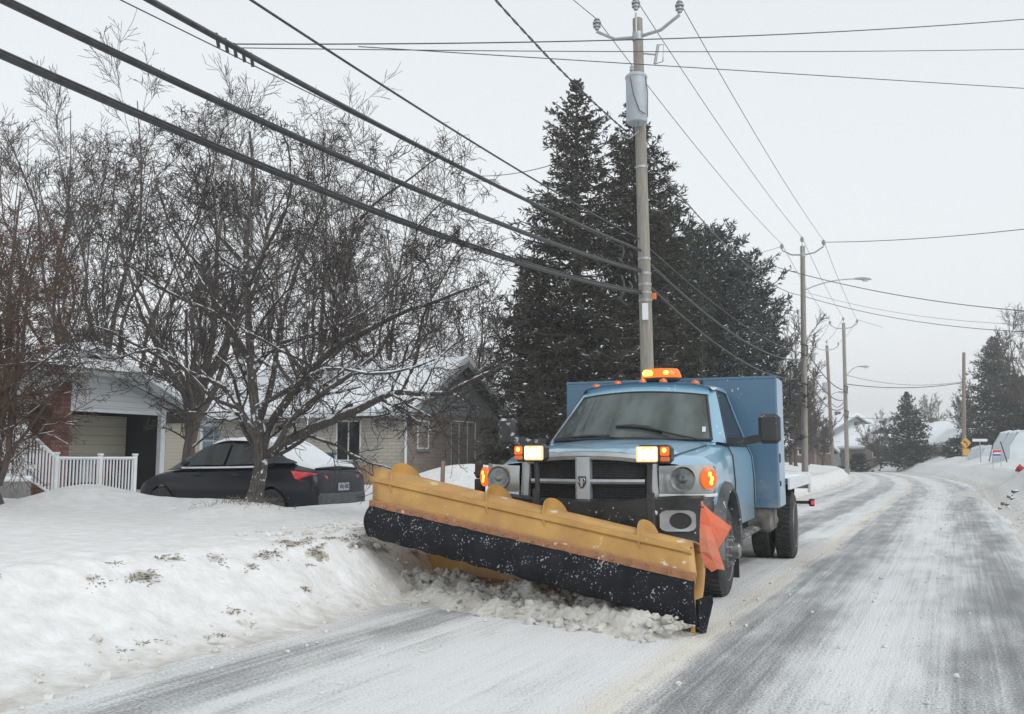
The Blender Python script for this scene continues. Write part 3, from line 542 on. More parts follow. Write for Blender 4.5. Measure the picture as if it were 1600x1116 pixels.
conifer('spruce_tree', 1421, 82, 612, 46, 'small bluish spruce between the far beige houses', 61, nb=300, nt=20, nl=4, mat_='needle_blue', prof=lambda h: (1 - h) ** .9, bw=.08, tw=.45, snow=.06, group=FG, droop=.1, tip=.3)
conifer('spruce_tree', 1562, 78, 524, 66, 'big far spruce with pointed top near the right edge of the road', 62, nb=420, nt=24, nl=4, mat_='needle_blue', prof=lambda h: (1 - h) ** .78, bw=.08, tw=.5, snow=.03, group=FG, droop=.15)
conifer('spruce_tree', 1606, 74, 590, 45, 'dark spruce cut by the right edge beside the big far spruce', 63, nb=240, nt=18, nl=4, mat_='needle', prof=lambda h: (1 - h) ** .5, bw=.10, tw=.6, snow=.03, group=FG)
conifer('cedar_bush', 1342, 82, 712, 14, 'low dark evergreen bush at the foot of the third pole', 64, nb=90, nt=12, nl=4, mat_='needle_blue', prof=lambda h: (1 - h * h) ** .5, bw=.09, tw=.4, snow=.08, cat='bush')
conifer('cedar_bush', 1496, 74, 688, 15, 'snowy evergreen bush behind the yellow curve sign', 65, nb=100, nt=12, nl=4, mat_='needle_blue', prof=lambda h: (1 - h * h) ** .5, bw=.09, tw=.4, snow=.2, cat='bush')

# ------------------------------------------------------------------ utility poles and wires
def pole(px, d, top, label, m='pole', r=.15, lean=0., arms=True, lamp=None, transformer=False, X=None, group='wooden utility poles along the road', base=None):
    b = at_d(px, HOR, d); z = Hs(b.x, b.y) - .2; t = at_d(px + lean, top, d); h = t.z - z
    root = empty('utility_pole', (b.x, b.y, z), 0, label, 'utility pole', group); o = Vector((b.x, b.y, z)); tt = Vector((t.x, t.y, t.z)) - o
    w = MB(); w.tube([(0, 0, 0), tt * .5, tt], [r, r * .87, r * .72], 14); w.build('shaft', M[m], root, True)
    c = {'top': t, 'o': o, 'root': root, 'tt': tt}
    if arms:
        ins = []
        a = MB()
        for (dx, hz) in ((-.95, -.1), (.95, -.1)):
            q = tt + Vector((dx, 0, hz)); a.tube([tt + Vector((0, 0, -.42)), tt + Vector((dx * .55, 0, -.36)), q], .035, 6); ins.append(q + Vector((0, 0, .2)))
        a.tube([tt + Vector((0, -.1, -.35)), tt + Vector((0, -.1, .1))], .025, 6); ins.insert(1, tt + Vector((0, -.1, .32)))
        a.cyl(tt + Vector((0, 0, -.5)), tt + Vector((0, 0, -.32)), r * .8, 12)
        a.build('bracket', M['galv'], root, True)
        for q in ins:
            i = MB(); i.lathe([(-.16, .02), (-.15, .05), (-.10, .05), (-.09, .09), (-.06, .09), (-.05, .055), (-.02, .055), (-.01, .10), (.02, .10), (.03, .05), (.06, .045), (.07, .075), (.1, .06), (.12, .02)], 10, Matrix.Translation(q), 'z'); i.build('insulator', M['porcelain'], root, True)
        c['ins'] = [q + o + Vector((0, 0, .1)) for q in ins]
    if lamp:
        hz = lamp[0]; q = tt * hz; e = at_d(lamp[1], lamp[2], d) - o; a = MB()
        side = Vector((e.x - q.x, e.y - q.y, 0)); H_ = e.z - q.z
        pts = [q + side * t_ + Vector((0, 0, H_ * math.sin(min(1, t_ * 1.15) * math.pi / 2) ** .8)) for t_ in (0, .06, .15, .28, .42, .6, .8, .93)]
        a.tube(pts, .03, 8); a.build('lamp_arm', M['galv'], root, True)
        hd = MB(); sn = side.normalized(); Mx = Matrix.Translation(pts[-1]) @ Matrix.Rotation(math.atan2(sn.y, sn.x), 4, 'Z') @ Matrix.Rotation(R(2), 4, 'Y')
        hd.loft([[(x, y_ * w_, z_ * h_) for (y_, z_) in ((-1, 0), (-.7, .7), (0, 1), (.7, .7), (1, 0), (.7, -.35), (-.7, -.35))] for (x, w_, h_) in ((-.1, .05, .04), (.1, .09, .08), (.35, .15, .1), (.6, .12, .08), (.72, .04, .03))], True, Mx, True)
        h2 = hd.build('lamp_head', M['galv'], root, True, 50)
        ln_ = MB(); ln_.loft([[(.42 + .17 * s_ * math.cos(a_), .12 * s_ * math.sin(a_), -.03 - .09 * math.sqrt(max(0, 1 - s_ * s_))) for a_ in [k * math.pi / 6 for k in range(12)]] for s_ in (1, .85, .6, .3, .05)], True, Mx)
        ln_.build('lamp_lens', M['white'], h2, True, 60)
    return c
P1 = pole(1016, 19.6, 30, 'nearest grey wooden utility pole with a transformer, rising behind the truck cab', lean=-20)
P2 = pole(1257, 43, 385, 'second utility pole with a long curved street lamp arm, right of the truck', lean=-3, lamp=(.80, 1344, 436))
P3 = pole(1323, 68, 505, 'third utility pole, standing at the foot of the snowbank by the bend', lean=-5, r=.16, lamp=(.63, 1345, 573))
P4 = pole(1301, 81, 540, 'fourth utility pole, brownish and leaning left with a small transformer', m='pole_brown', lean=-9, r=.17, lamp=(.58, 1311, 613))
P5 = pole(1273, 98, 574, 'far slim dark pole without cross arms before the dark houses', m='pole_brown', lean=-2, r=.15, arms=False)
P6 = pole(1506, 70, 551, 'lone brown pole on the right side of the road behind the yellow sign', m='pole_brown', lean=0, r=.16, arms=False)
# transformer and fittings on the near pole
def local(c, p): return p - c['o']
rt = P1['root']; q0 = P1['tt'] * ((at_d(1000, 165, 19.6).z - P1['o'].z) / P1['tt'].z); Rz = Matrix.Rotation(YAW, 4, 'Z')
tm = mat('transformer_grey', (.42, .46, .50), .45, col2=(.36, .40, .44), scale=5)
Mx = Matrix.Translation(q0) @ Rz; f = MB()
f.lathe([(-.53, .10), (-.53, .21), (-.5, .225), (.44, .225), (.46, .24), (.5, .24), (.54, .20), (.56, .03)], 28, Mx @ Matrix.Translation((-.12, -.36, 0)), 'z')
tr_ = f.build('transformer', tm, rt, True)
for z_ in (.25, -.3): f = MB(); f.box((.0, -.14, z_), (.16, .16, .08), Mx); f.build('mount_bracket', M['galv'], tr_)
f = MB(); f.lathe([(0, .03), (.03, .05), (.06, .03), (.09, .05), (.12, .03), (.17, .04), (.2, .01)], 10, Mx @ Matrix.Translation((-.22, -.38, .55)), 'z'); f.build('bushing', M['porcelain'], tr_, True)
f = MB(); f.tube([Mx @ Vector(p) for p in ((-.28, -.58, .4), (-.22, -.62, 0), (-.1, -.62, -.35), (.03, -.59, -.42))], .012, 5); f.tube([Mx @ Vector(p) for p in ((.06, -.5, .45), (.1, -.5, .1), (.09, -.5, -.45))], .01, 5); f.build('lead', M['cable'], tr_, True)
f = MB(); f.tube([Mx @ Vector(p) for p in ((-.1, -.4, -.53), (-.1, -.42, -.75), (-.3, -.42, -.9), (-.52, -.42, -.82), (-.5, -.42, -.68))], .014, 6); f.build('drip_loop', M['galv'], tr_, True)
c1 = local(P1, at_d(1030, 85, 19.4)); f = MB(); f.tube([c1 + Vector((-.02, 0, .22)), c1 + Vector((-.1, 0, -.2))], .035, 8); f.tube([c1 + Vector((-.02, 0, .22)), c1 + Vector((.1, 0, .2)), c1 + Vector((.08, 0, -.18)), c1 + Vector((-.1, 0, -.2))], .012, 6)
f.tube([c1 + Vector((-.06, 0, 0)), Vector((P1['tt'].x, P1['tt'].y, c1.z + .12))], .018, 6); f.build('cutout_fuse', M['galv'], rt, True)
c2 = local(P1, at_d(1008, 487, 19.42)); f = MB(); f.box(tuple(c2), (.13, .03, .36), Matrix.Translation(c2) @ Rz @ Matrix.Translation(-c2), .01); f.build('notice_plate', M['white'], rt)
for yy in (262, 405, 428, 445, 458, 470): q = local(P1, at_d(1003, yy, 19.6)); k_ = q.z / P1['tt'].z; q = P1['tt'] * k_; f = MB(); f.cyl(q - Vector((0, 0, .025)), q + Vector((0, 0, .025)), .15 * (1 - .28 * k_) + .012, 14); f.build('band', M['galv'], rt, True)
f = MB(); rr_ = random.Random(3)
for k_ in range(9):
    q = local(P1, at_d(975 + rr_.uniform(-9, 22), 385 + k_ * 9, 19.35)); f.tube([q, q + Vector((rr_.uniform(-.15, .15), .02, -.12)), q + Vector((rr_.uniform(-.1, .1), 0, -.28))], .022, 5)
f.build('cable_splice', M['cable'], rt, True)
orange = mat('orange_tag', (.75, .20, .06), .6); f = MB(); q = local(P1, at_d(1022, 463, 19.4)); f.box(tuple(q), (.1, .03, .14), None, .01); f.build('marker_tag', orange, rt)
q4 = P4['tt'] * .66; f = MB(); f.lathe([(-.45, .2), (-.42, .24), (.4, .24), (.45, .12)], 14, Matrix.Translation(q4 + Vector((-.3, -.3, 0))), 'z'); f.build('transformer', tm, P4['root'], True)
for c_, f_ in ((P2, .39), (P2, .56), (P2, .34), (P3, .58), (P3, .42)):
    q = c_['tt'] * f_; f = MB(); f.tube([q + Vector((-.1, -.2, .1)), q + Vector((.2, -.25, 0)), q + Vector((.16, -.22, -.5)), q + Vector((-.12, -.2, -.3))], .05, 6); f.build('cable_splice', M['cable'], c_['root'], True)

def wire(pts, r, label, m='wire', sag=0., name='wire', cat='wire', n=40, k=6, group=None, strands=1):
    """pts: 2 points + sag, or 3 points (parabola through them)"""
    a = Vector(pts[0]); b = Vector(pts[-1])
    if len(pts) == 3:
        c = Vector(pts[1]); t = (Vector((c.x - a.x, c.y - a.y, 0)).length) / max(1e-6, Vector((b.x - a.x, b.y - a.y, 0)).length); sag = (a.z + (b.z - a.z) * t - c.z) / (4 * t * (1 - t))
    P = []
    for i in range(n + 1):
        t = i / n; p = a.lerp(b, t); p.z -= sag * 4 * t * (1 - t); P.append(p - a)
    w = MB()
    if strands == 1: w.tube(P, r, k)
    else:
        for s_ in range(strands):
            Q = []
            m_ = n * 5
            for i in range(m_ + 1):
                t = i / m_; p = a.lerp(b, t); p.z -= sag * 4 * t * (1 - t); th = i * 1.1 + s_ * 2 * math.pi / strands
                Q.append(p - a + Vector((math.cos(th) * r * .9, 0, math.sin(th) * r * .9)))
            w.tube(Q, r * .75, 5)
    o = w.build(name, M[m], None, True, 60); o.location = a
    return tag(o, label, cat, group)
def ext(p, q, X, Yend, dz):       # point on the pole line behind the camera
    return Vector((X, Yend, dz))
def plane_wire(attach, X, pxs, Yend, r, label, **k):
    """a wire from a pole attachment, in the vertical plane through the pole line, through two photo directions"""
    A = Vector(attach); pts = []
    for (px, py) in pxs: pts.append(at_X(px, py, X) if X is not None else None)
    ys = [A.y] + [p.y for p in pts]; zs = [A.z] + [p.z for p in pts]
    co = np.polyfit(ys, zs, 2) if len(ys) == 3 else np.polyfit(ys, zs, 1)
    if len(ys) == 3 and co[0] < 0: co = np.concatenate([[0], np.polyfit(ys, zs, 1)])
    w_ = []; E = Vector((X, Yend, float(np.polyval(co, Yend))))
    mid = Vector((A.x + (E.x - A.x) * .5, (A.y + Yend) / 2, float(np.polyval(co, (A.y + Yend) / 2))))
    return wire([A, mid, E], r, label, **k), co
a = at_d(1003, 458, 19.6); b = at_d(1003, 425, 19.6); c = at_d(1003, 392, 19.6); e = at_d(1000, 374, 19.6)
TC = 'telephone cables running to the near pole'
plane_wire(a, -6.15, ((0, 97), (500, 308)), -6, .032, 'lowest thick black bundled cable crossing the left trees to the near pole', m='cable', name='cable', cat='cable', group=TC)
plane_wire(a + Vector((0, .02, .05)), -6.12, ((0, 90), (500, 302)), -6, .014, 'thin strand lashed along the lowest thick cable', m='cable', name='cable', cat='cable', group=TC)
plane_wire(b, -6.15, ((0, 12), (430, 212)), -6, .030, 'middle thick black cable crossing the left trees to the near pole', m='cable', name='cable', cat='cable', group=TC)
plane_wire(b + Vector((0, .02, .05)), -6.12, ((0, 5), (430, 207)), -6, .013, 'thin strand lashed along the middle thick cable', m='cable', name='cable', cat='cable', group=TC)
plane_wire(c, -6.15, ((205, 0), (600, 214)), -6, .029, 'upper thick grey cable crossing the left trees to the near pole', m='cable', name='cable', cat='cable', group=TC)
plane_wire(e, -6.15, ((368, 0), (680, 200)), -6, .014, 'thinner cable above the three thick ones, running to the near pole', m='cable', name='cable', cat='cable', group=TC)
f = MB(); q = at_X(348, 70, -6.15)
for k_ in range(5): f.tube([q + Vector((0, .12 * k_ - .2, .02)), q + Vector((.03, .12 * k_ - .12, .05)), q + Vector((0, .12 * k_ - .05, -.05))], .018, 5)
o = f.build('cable_clamp', M['cable'], None, True); tag(o, 'dark clamp on the upper thick cable where service wires branch off', 'cable clamp')
plane_wire(at_d(978, 205, 19.5), -6.15, ((770, 0), (890, 128)), -3, .014, 'twisted service cable dropping from the top edge to the transformer', strands=2, m='cable')
PW = 'high voltage wires along the pole tops'
for i, (q, px) in enumerate(zip(P1['ins'], ((900, 0), (1000, -40), (1032, 0)))):
    X = q.x - .2 if i == 0 else q.x + (.0 if i == 1 else .1); e_ = at_X(px[0], px[1], q.x) if i == 0 else None
    far_ = Vector((q.x, -6, q.z + .35)) if i else Vector((q.x - .1, 2, e_.z + (2 - e_.y) * (e_.z - q.z) / (e_.y - q.y)))
    wire([q, far_], .009, ['thin wire from the left insulator of the near pole up out of the picture', 'thin wire from the top insulator of the near pole up out of the picture', 'thin wire from the right insulator of the near pole up out of the picture'][i], sag=.15, group=PW)
names = ['left', 'top', 'right']
for (A, B, t1, t2, r_) in ((P1, P2, 'near', 'second', .010), (P2, P3, 'second', 'third', .012), (P3, P4, 'third', 'fourth', .014)):
    for i in range(3): wire([A['ins'][i], B['ins'][i]], r_, 'thin wire between the %s insulators of the %s and %s poles' % (names[i], t1, t2), sag=.25, group=PW)
def on(c, py, d, px=None): k = (at_d(1000, py, d).z - c['o'].z) / c['tt'].z; return c['o'] + c['tt'] * k
wire([on(P1, 228, 19.6), on(P2, 462, 43)], .013, 'twisted neutral cable from below the transformer to the second pole', sag=.75, strands=2)
TB = 'telephone cables between the near and second poles'
wire([on(P1, 404, 19.6), on(P2, 562, 43)], .028, 'upper thick cable sagging from the near pole to the second pole', m='cable', sag=.65, group=TB, name='cable', cat='cable')
wire([on(P1, 380, 19.6), on(P2, 552, 43)], .014, 'thin cable above the thick ones between the near and second poles', m='cable', sag=.45, group=TB, name='cable', cat='cable')
wire([on(P1, 440, 19.6), on(P2, 590, 43)], .022, 'lower thick cable sagging from the near pole to the second pole', m='cable', sag=.7, group=TB, name='cable', cat='cable')
TD = 'telephone cables beyond the second pole'
for (f1, f2, sg) in ((.56, .56, .5), (.50, .50, .7), (.44, .46, .9)):
    wire([P2['o'] + P2['tt'] * f1, P3['o'] + P3['tt'] * f2], .03, {.56: 'upper', .50: 'middle', .44: 'lowest'}[f1] + ' cable sagging between the second and third poles', m='cable', sag=sg, group=TD, name='cable', cat='cable')
for (f1, f2, sg) in ((.50, .56, .6), (.44, .46, .9)):
    wire([P3['o'] + P3['tt'] * f1, P4['o'] + P4['tt'] * f2], .03, {.50: 'upper', .44: 'lower'}[f1] + ' cable sagging between the third and fourth poles', m='cable', sag=sg, group=TD, name='cable', cat='cable')
    wire([P4['o'] + P4['tt'] * f2, P5['o'] + P5['tt'] * (f1 + .1)], .03, {.50: 'upper', .44: 'lower'}[f1] + ' cable sagging from the fourth pole to the slim far pole', m='cable', sag=sg, group=TD, name='cable', cat='cable')
# wires crossing over the road
CW = 'service wires crossing over the road'
J = at_X(352, 69, -6.15)
def cross(A, B, r, label, sag=.1): wire([A, B], r, label, sag=sag, group=CW, m='cable')
cross(J, at_d(1660, 25, 13), .0065, 'topmost wire crossing the whole sky from the cable clamp to the right edge', .12)
cross(at_d(375, 75, 9.6), at_d(1660, 76, 15), .0055, 'middle wire of the three crossing the sky at pole top height', .05)
cross(at_d(560, 73, 10), at_d(1660, 142, 14), .0055, 'lowest wire of the three crossing the sky over the transformer', .0)
cross(P2['ins'][2] + Vector((0, 0, -.1)), at_d(1660, 351, 34), .016, 'wire rising from the second pole top to the right edge', .15)
cross(at_d(1215, 418, 42), at_d(1660, 490, 34), .018, 'wire sloping down from the second pole over the street lamp arm', .35)
cross(P2['o'] + P2['tt'] * .78, at_d(1660, 520, 34), .014, 'paired wire from below the lamp arm to the right edge', .4)
cross(P2['o'] + P2['tt'] * .80, at_d(1660, 508, 34), .008, 'faint wire from the lamp arm foot to the right edge', .4)
cross(P3['o'] + P3['tt'] * .60, P6['o'] + P6['tt'] * .72, .03, 'thicker cable from the third pole to the lone pole on the right', .35)
cross(P3['o'] + P3['tt'] * .66, P6['o'] + P6['tt'] * .73, .016, 'upper thin wire from the third pole to the lone pole on the right', .5)
cross(P3['o'] + P3['tt'] * .38, at_d(1660, 640, 70), .016, 'low wire from the third pole passing behind the lone right pole', .3)
cross(P6['o'] + P6['tt'] * .72, at_d(1660, 618, 66), .02, 'cable from the lone right pole to the right edge', .2)
cross(P3['ins'][2], at_d(1380, 512, 66), .012, 'short stub wire right of the third pole top', 0)
cross(P2['ins'][0] + Vector((0, 0, -.1)), at_d(1150, 400, 50), .010, 'thin wire left of the second pole top toward the pines', .1)
cross(at_d(975, 212, 19.5), at_d(745, 275, 26), .010, 'service wire from the transformer across the spruce toward the beige house', .25)
cross(at_d(988, 208, 19.5), at_d(845, 318, 24), .010, 'shorter service wire from the transformer into the spruce branches', .1)
plane_wire(at_d(975, 388, 19.5), -6.6, ((150, 0), (330, 78)), 0, .006, 'thin wire crossing behind the thick cables at upper left', m='cable')

# ------------------------------------------------------------------ the plow truck (local: x to its driver's side, y back from the bumper, z up)
M['paint'] = mat('blue_paint', (.185, .37, .51), .28, col2=(.20, .39, .535), scale=1.2, coat=.7, bump=.03, bscale=3, snow=.02, sscale=3.5, spk=.35, spkscale=30, salt=.9)
M['paint_box_shaded'] = mat('blue_box_shaded', (.06, .145, .24), .4, col2=(.07, .16, .255), scale=2, coat=.2, bump=.05, bscale=8, spk=.35, spkscale=30, salt=.8)  # body blue made darker: shading of the box put into its colour
M['paint_box_lit'] = mat('box_side_lit', (.36, .48, .57), .4, col2=(.28, .40, .50), scale=3, salt=.8)  # paler copy of the box blue: light on its side put into the colour
M['chrome'] = mat('grille_chrome', (.40, .42, .44), .3, .4, col2=(.30, .32, .34), scale=6, snow=.08, sscale=12)
M['grime'] = mat('road_grime', (.045, .042, .04), .85, col2=(.22, .21, .20), scale=6, bump=.6, snow=.2, sscale=10)
M['flare'] = mat('fender_flare', (.03, .034, .038), .55, col2=(.05, .055, .06), scale=5, snow=.03, sscale=8, spk=.36, spkscale=24, salt=.45)
M['bumper'] = mat('black_bumper', (.016, .018, .02), .35, col2=(.03, .033, .035), scale=5, spk=.37, spkscale=28, salt=.12)
M['glass'] = glass('windscreen', (.30, .36, .34), .30, (.125, .15, .145))
M['glass_side'] = glass('door_glass', (.25, .3, .32), .3, (.04, .05, .06))
M['amber'] = mat('amber_lens', (.70, .13, .025), .2, coat=.6)
M['amber_on'] = emis('amber_lit', (1.0, .17, .012), .75)
M['amber_hot'] = emis('amber_bulb', (1.0, .50, .07), 3.5)
M['lamp_on'] = emis('lit_headlamp', (1.0, .66, .28), .95)
M['lamp_hot'] = emis('lit_headlamp_core', (1.0, .92, .66), 3.5)
M['red_on'] = emis('red_marker', (.9, .03, .04), .9)
M['yellow'] = mat('plow_yellow', (.52, .30, .082), .45, col2=(.41, .22, .065), scale=4.5, bump=.12, bscale=10, snow=.155, sscale=5, coat=.1, spk=.37, spkscale=12, snowcol=(.66, .60, .50, 1))
M['yellow_under'] = mat('plow_yellow_worn', (.50, .26, .05), .5, col2=(.36, .17, .05), scale=3, bump=.2, bscale=12, spk=.38, spkscale=6)
M['rust'] = mat('rusty_steel', (.40, .19, .075), .75, col2=(.30, .15, .09), scale=12, bump=.5, spk=.42, spkscale=16, snowcol=(.62, .55, .50, 1))
M['flap'] = mat('rubber_flap', (.007, .008, .011), .7, col2=(.014, .016, .020), scale=7, spec=.2, bump=.35, bscale=24, spk=.435, spkscale=60, snowcol=(.34, .36, .38, 1))
M['orange_flag'] = mat('orange_flag', (.72, .15, .075), .7, col2=(.55, .20, .12), scale=6, bump=.2)
M['steel'] = mat('steel_grey', (.36, .37, .37), .45, .4, col2=(.20, .20, .20), scale=7, snow=.1)
D0 = R(5.1); DEL = R(3.3); TO = Vector((-2.135 * math.cos(D0) - 7.50 * math.sin(D0), -2.135 * math.sin(D0) + 7.50 * math.cos(D0), 0))
T = empty('plow_truck', tuple(TO), DEL, 'light blue pickup plow truck with lit lamps pushing snow behind a raised yellow plow', 'truck')
TI = (Matrix.Translation(TO) @ Matrix.Rotation(DEL, 4, 'Z')).inverted()
def lerp(a, b, t): return a + (b - a) * t
# body shell: half sections (x, z) from the middle of the hood to the sill
AY, AR, AZ = 1.02, .49, .42
keys = [  # y, points: centre, mid hood, hood edge, crease, fender top, fender shoulder, side
    (.10, [(0, 1.255), (.30, 1.250), (.52, 1.215), (.58, 1.165), (.74, 1.150), (.88, 1.10), (.93, .98)]),
    (.20, [(0, 1.285), (.32, 1.278), (.56, 1.240), (.63, 1.175), (.80, 1.165), (.94, 1.10), (.975, .98)]),
    (.50, [(0, 1.325), (.34, 1.318), (.62, 1.280), (.69, 1.215), (.86, 1.205), (.975, 1.13), (1.0, .98)]),
    (.95, [(0, 1.360), (.36, 1.352), (.67, 1.315), (.74, 1.262), (.88, 1.245), (.985, 1.17), (1.01, .98)]),
    (1.40, [(0, 1.385), (.38, 1.378), (.71, 1.345), (.79, 1.310), (.90, 1.28), (.98, 1.20), (1.0, .98)]),
    (1.75, [(0, 1.385), (.40, 1.38), (.75, 1.36), (.84, 1.345), (.92, 1.31), (.975, 1.22), (.995, .98)]),
    (3.12, [(0, 1.37), (.40, 1.37), (.75, 1.36), (.86, 1.35), (.93, 1.32), (.975, 1.22), (.995, .98)])]
def sec(y):
    for i in range(len(keys) - 1):
        if keys[i][0] <= y <= keys[i + 1][0] + 1e-6:
            t = (y - keys[i][0]) / (keys[i + 1][0] - keys[i][0]); return [(lerp(a[0], b[0], t), lerp(a[1], b[1], t)) for a, b in zip(keys[i][1], keys[i + 1][1])]
ys = sorted(set([.10, .15, .20, .3, .4] + [AY + AR * math.cos(a * math.pi / 14) for a in range(15)] + [.95, 1.25, 1.62, 1.75, 2.1, 2.6, 3.12]))
b = MB()
for sgn in (-1, 1):
    se = []
    for y in ys:
        p = sec(y); zb = .84 if y < AY - AR else (.55 if y > AY + AR else max(AZ + math.sqrt(max(0, AR * AR - (y - AY) ** 2)), .55))
        if y < AY - AR - .001: zb = .84
        x_ = p[-1][0]; m_ = (p[-1][1] + zb) / 2 if zb < .98 else .98
        ys_ = lambda x: y + .32 * (x / .97) ** 4 * max(0, 1 - (y - .1) / .55)
        se.append([(sgn * q[0], ys_(q[0]), q[1]) for q in p[:-1]] + [(sgn * x_, ys_(x_), max(.98, zb)), (sgn * x_, ys_(x_), max(min(m_, .97), zb)), (sgn * (x_ - .02), ys_(x_), zb)])
    b.loft(se)
    # rear of cab
    p = [(sgn * q[0], 3.12, q[1]) for q in sec(3.12)]; b.add(p + [(sgn * .97, 3.12, .55), (0, 3.12, .55)], [tuple(range(len(p) + 2))])
body = b.build('body', M['paint'], T, True, 42)
# panel lines: hood shut line, door lines
f = MB()
for sgn in (-1, 1):
    f.tube([(sgn * (sec(y)[3][0] - .012), y, sec(y)[3][1] + .012) for y in (.2, .35, .5, .7, .95, 1.2, 1.4)], .007, 5)
    f.tube([(sgn * 1.001, 1.62, .58), (sgn * 1.003, 1.64, .98), (sgn * .98, 1.66, 1.22), (sgn * .93, 1.68, 1.32)], .006, 5)
    f.tube([(sgn * 1.0, 2.98, .58), (sgn * 1.0, 2.98, .98), (sgn * .978, 2.98, 1.22), (sgn * .93, 2.98, 1.33)], .006, 5)
f.build('panel_gap', M['black'], body)
# cab greenhouse
def ws(u, v, k=0.):      # windscreen surface
    x = u * lerp(.835, .665, v); y = lerp(1.36, 2.10, v) + lerp(.24, .16, v) * u * u; z = lerp(1.385, 1.945, v) - .035 * u * u * (.3 + v)
    return Vector((x, y - k * .6, z + k * .6))
g_ = MB(); g_.loft([[tuple(ws(-.955 + 1.91 * i / 12, .03 + .85 * j / 6, .004)) for i in range(13)] for j in range(7)]); wsh = g_.build('windshield', M['glass'], T, True, 60)
f = MB()   # black rubber surround and shade band
for sgn in (-1, 1): f.tube([ws(sgn * .955, v, .006) for v in (0, .2, .4, .6, .8, .885)], .014, 6)
f.tube([ws(-.955 + 1.91 * i / 12, .0, .006) for i in range(13)], .016, 6); f.tube([ws(-.955 + 1.91 * i / 12, .885, .006) for i in range(13)], .010, 6)
f.build('seal', M['black'], wsh, True)
f = MB(); p0 = ws(.86, .13, .012); f.add([p0, p0 + Vector((.035, 0, .0)), p0 + Vector((.033, .03, .05)), p0 + Vector((-.002, .03, .05))], [(0, 1, 2, 3)]); f.build('sticker', M['white'], wsh)
b = MB()   # roof, pillars
def rf(u, t):   # roof surface: u across, t front to back
    y = lerp(2.10 + .16 * u * u, 3.08, t); return (u * lerp(.675, .70, t), y, lerp(1.955, 1.985, math.sin(min(1, t * 1.3) * math.pi / 2)) + .035 * (1 - u * u) - .02 * u ** 8 - (.03 * max(0, t - .8) / .2))
us_ = [-1, -.97, -.9, -.7, -.35, 0, .35, .7, .9, .97, 1]
b.loft([[rf(u, t) for u in us_] for t in (-.03, 0, .06, .2, .5, .8, .95, 1)])
b.loft([[tuple(ws(-1 + 2 * i / 12, v, .012 if v < .99 else 0)) for i in range(13)] for v in (.885, .93, .97, 1.02)] + [[tuple(rf(-1 + 2 * i / 12, .03)) for i in range(13)]])
# cowl panel at the foot of the glass
b.loft([[tuple(ws(-1 + 2 * i / 12, .0, 0) + Vector((0, -.0, -.02))) for i in range(13)], [tuple(ws(-1 + 2 * i / 12, -.04, 0) + Vector((0, -.06, -.03))) for i in range(13)]])
for sgn in (-1, 1):
    # A pillar: from the screen edge round to the door
    A = [ws(sgn * .95, v) for v in (-.04, .2, .4, .6, .8, 1.02)]; Bp = [ws(sgn * 1.0, v) + Vector((sgn * .02, .05, -.0)) for v in (-.04, .2, .4, .6, .8, 1.02)]
    Cp = [Vector((sgn * lerp(.915, .715, v), lerp(1.72, 2.36, v), lerp(1.34, 1.915, v))) for v in (0, .2, .4, .6, .8, 1.0)]
    b.loft([[tuple(x) for x in A], [tuple(x) for x in Bp], [tuple(x) for x in Cp]])
    # roof rail down to window top
    rail = [Vector(rf(sgn * 1, t)) for t in (-.03, .2, .5, .8, 1)]; lo = [Vector((sgn * .725, y, 1.905)) for y in (2.34, 2.5, 2.7, 2.9, 3.02)]
    b.loft([[tuple(x) for x in rail], [tuple(x + Vector((sgn * .025, 0, -.03))) for x in rail], [tuple(x) for x in lo]])
    # B pillar / rear corner
    b.add([(sgn * .725, 2.90, 1.905), (sgn * .70, 3.08, 1.95), (sgn * .93, 3.12, 1.33), (sgn * .93, 2.95, 1.33)], [(0, 1, 2, 3)])
b.add([(-.70, 3.08, 1.955), (.70, 3.08, 1.955), (.93, 3.12, 1.33), (-.93, 3.12, 1.33)], [(0, 1, 2, 3)])
b.build('roof', M['paint'], T, True, 40)
for sgn in (-1, 1):
    g_ = MB(); q = [Vector(p) for p in ((sgn * .915, 1.74, 1.335), (sgn * .718, 2.36, 1.905), (sgn * .72, 2.92, 1.905), (sgn * .925, 2.97, 1.335))]
    g_.add(q, [(0, 1, 2, 3)]); w_ = g_.build('side_window', M['glass_side'], T)
    f = MB(); f.tube(q + [q[0]], .012, 6); f.build('seal', M['black'], w_, True)
# interior
f = MB()
f.box((0, 1.95, 1.20), (1.56, .42, .30), None, .06); f.build('dashboard', M['black'], T, True)
M['seat'] = mat('grey_seat', (.10, .105, .105), .85, col2=(.07, .07, .075), scale=9)
for x in (-.42, .42):
    f = MB(); f.box((x, 2.72, 1.35), (.5, .14, .72), None, .06); f.box((x, 2.70, 1.76), (.26, .10, .18), None, .04); f.build('seat', M['seat'], T, True)
f = MB(); f.tube([(.42 + .19 * math.cos(a * math.pi / 9), 2.16 - .06 * math.sin(a * math.pi / 9), 1.36 + .18 * math.sin(a * math.pi / 9)) for a in range(19)], .016, 6, False); f.tube([(.24, 2.18, 1.36), (.60, 2.18, 1.36)], .018, 6); f.build('steering_wheel', M['black'], T, True)
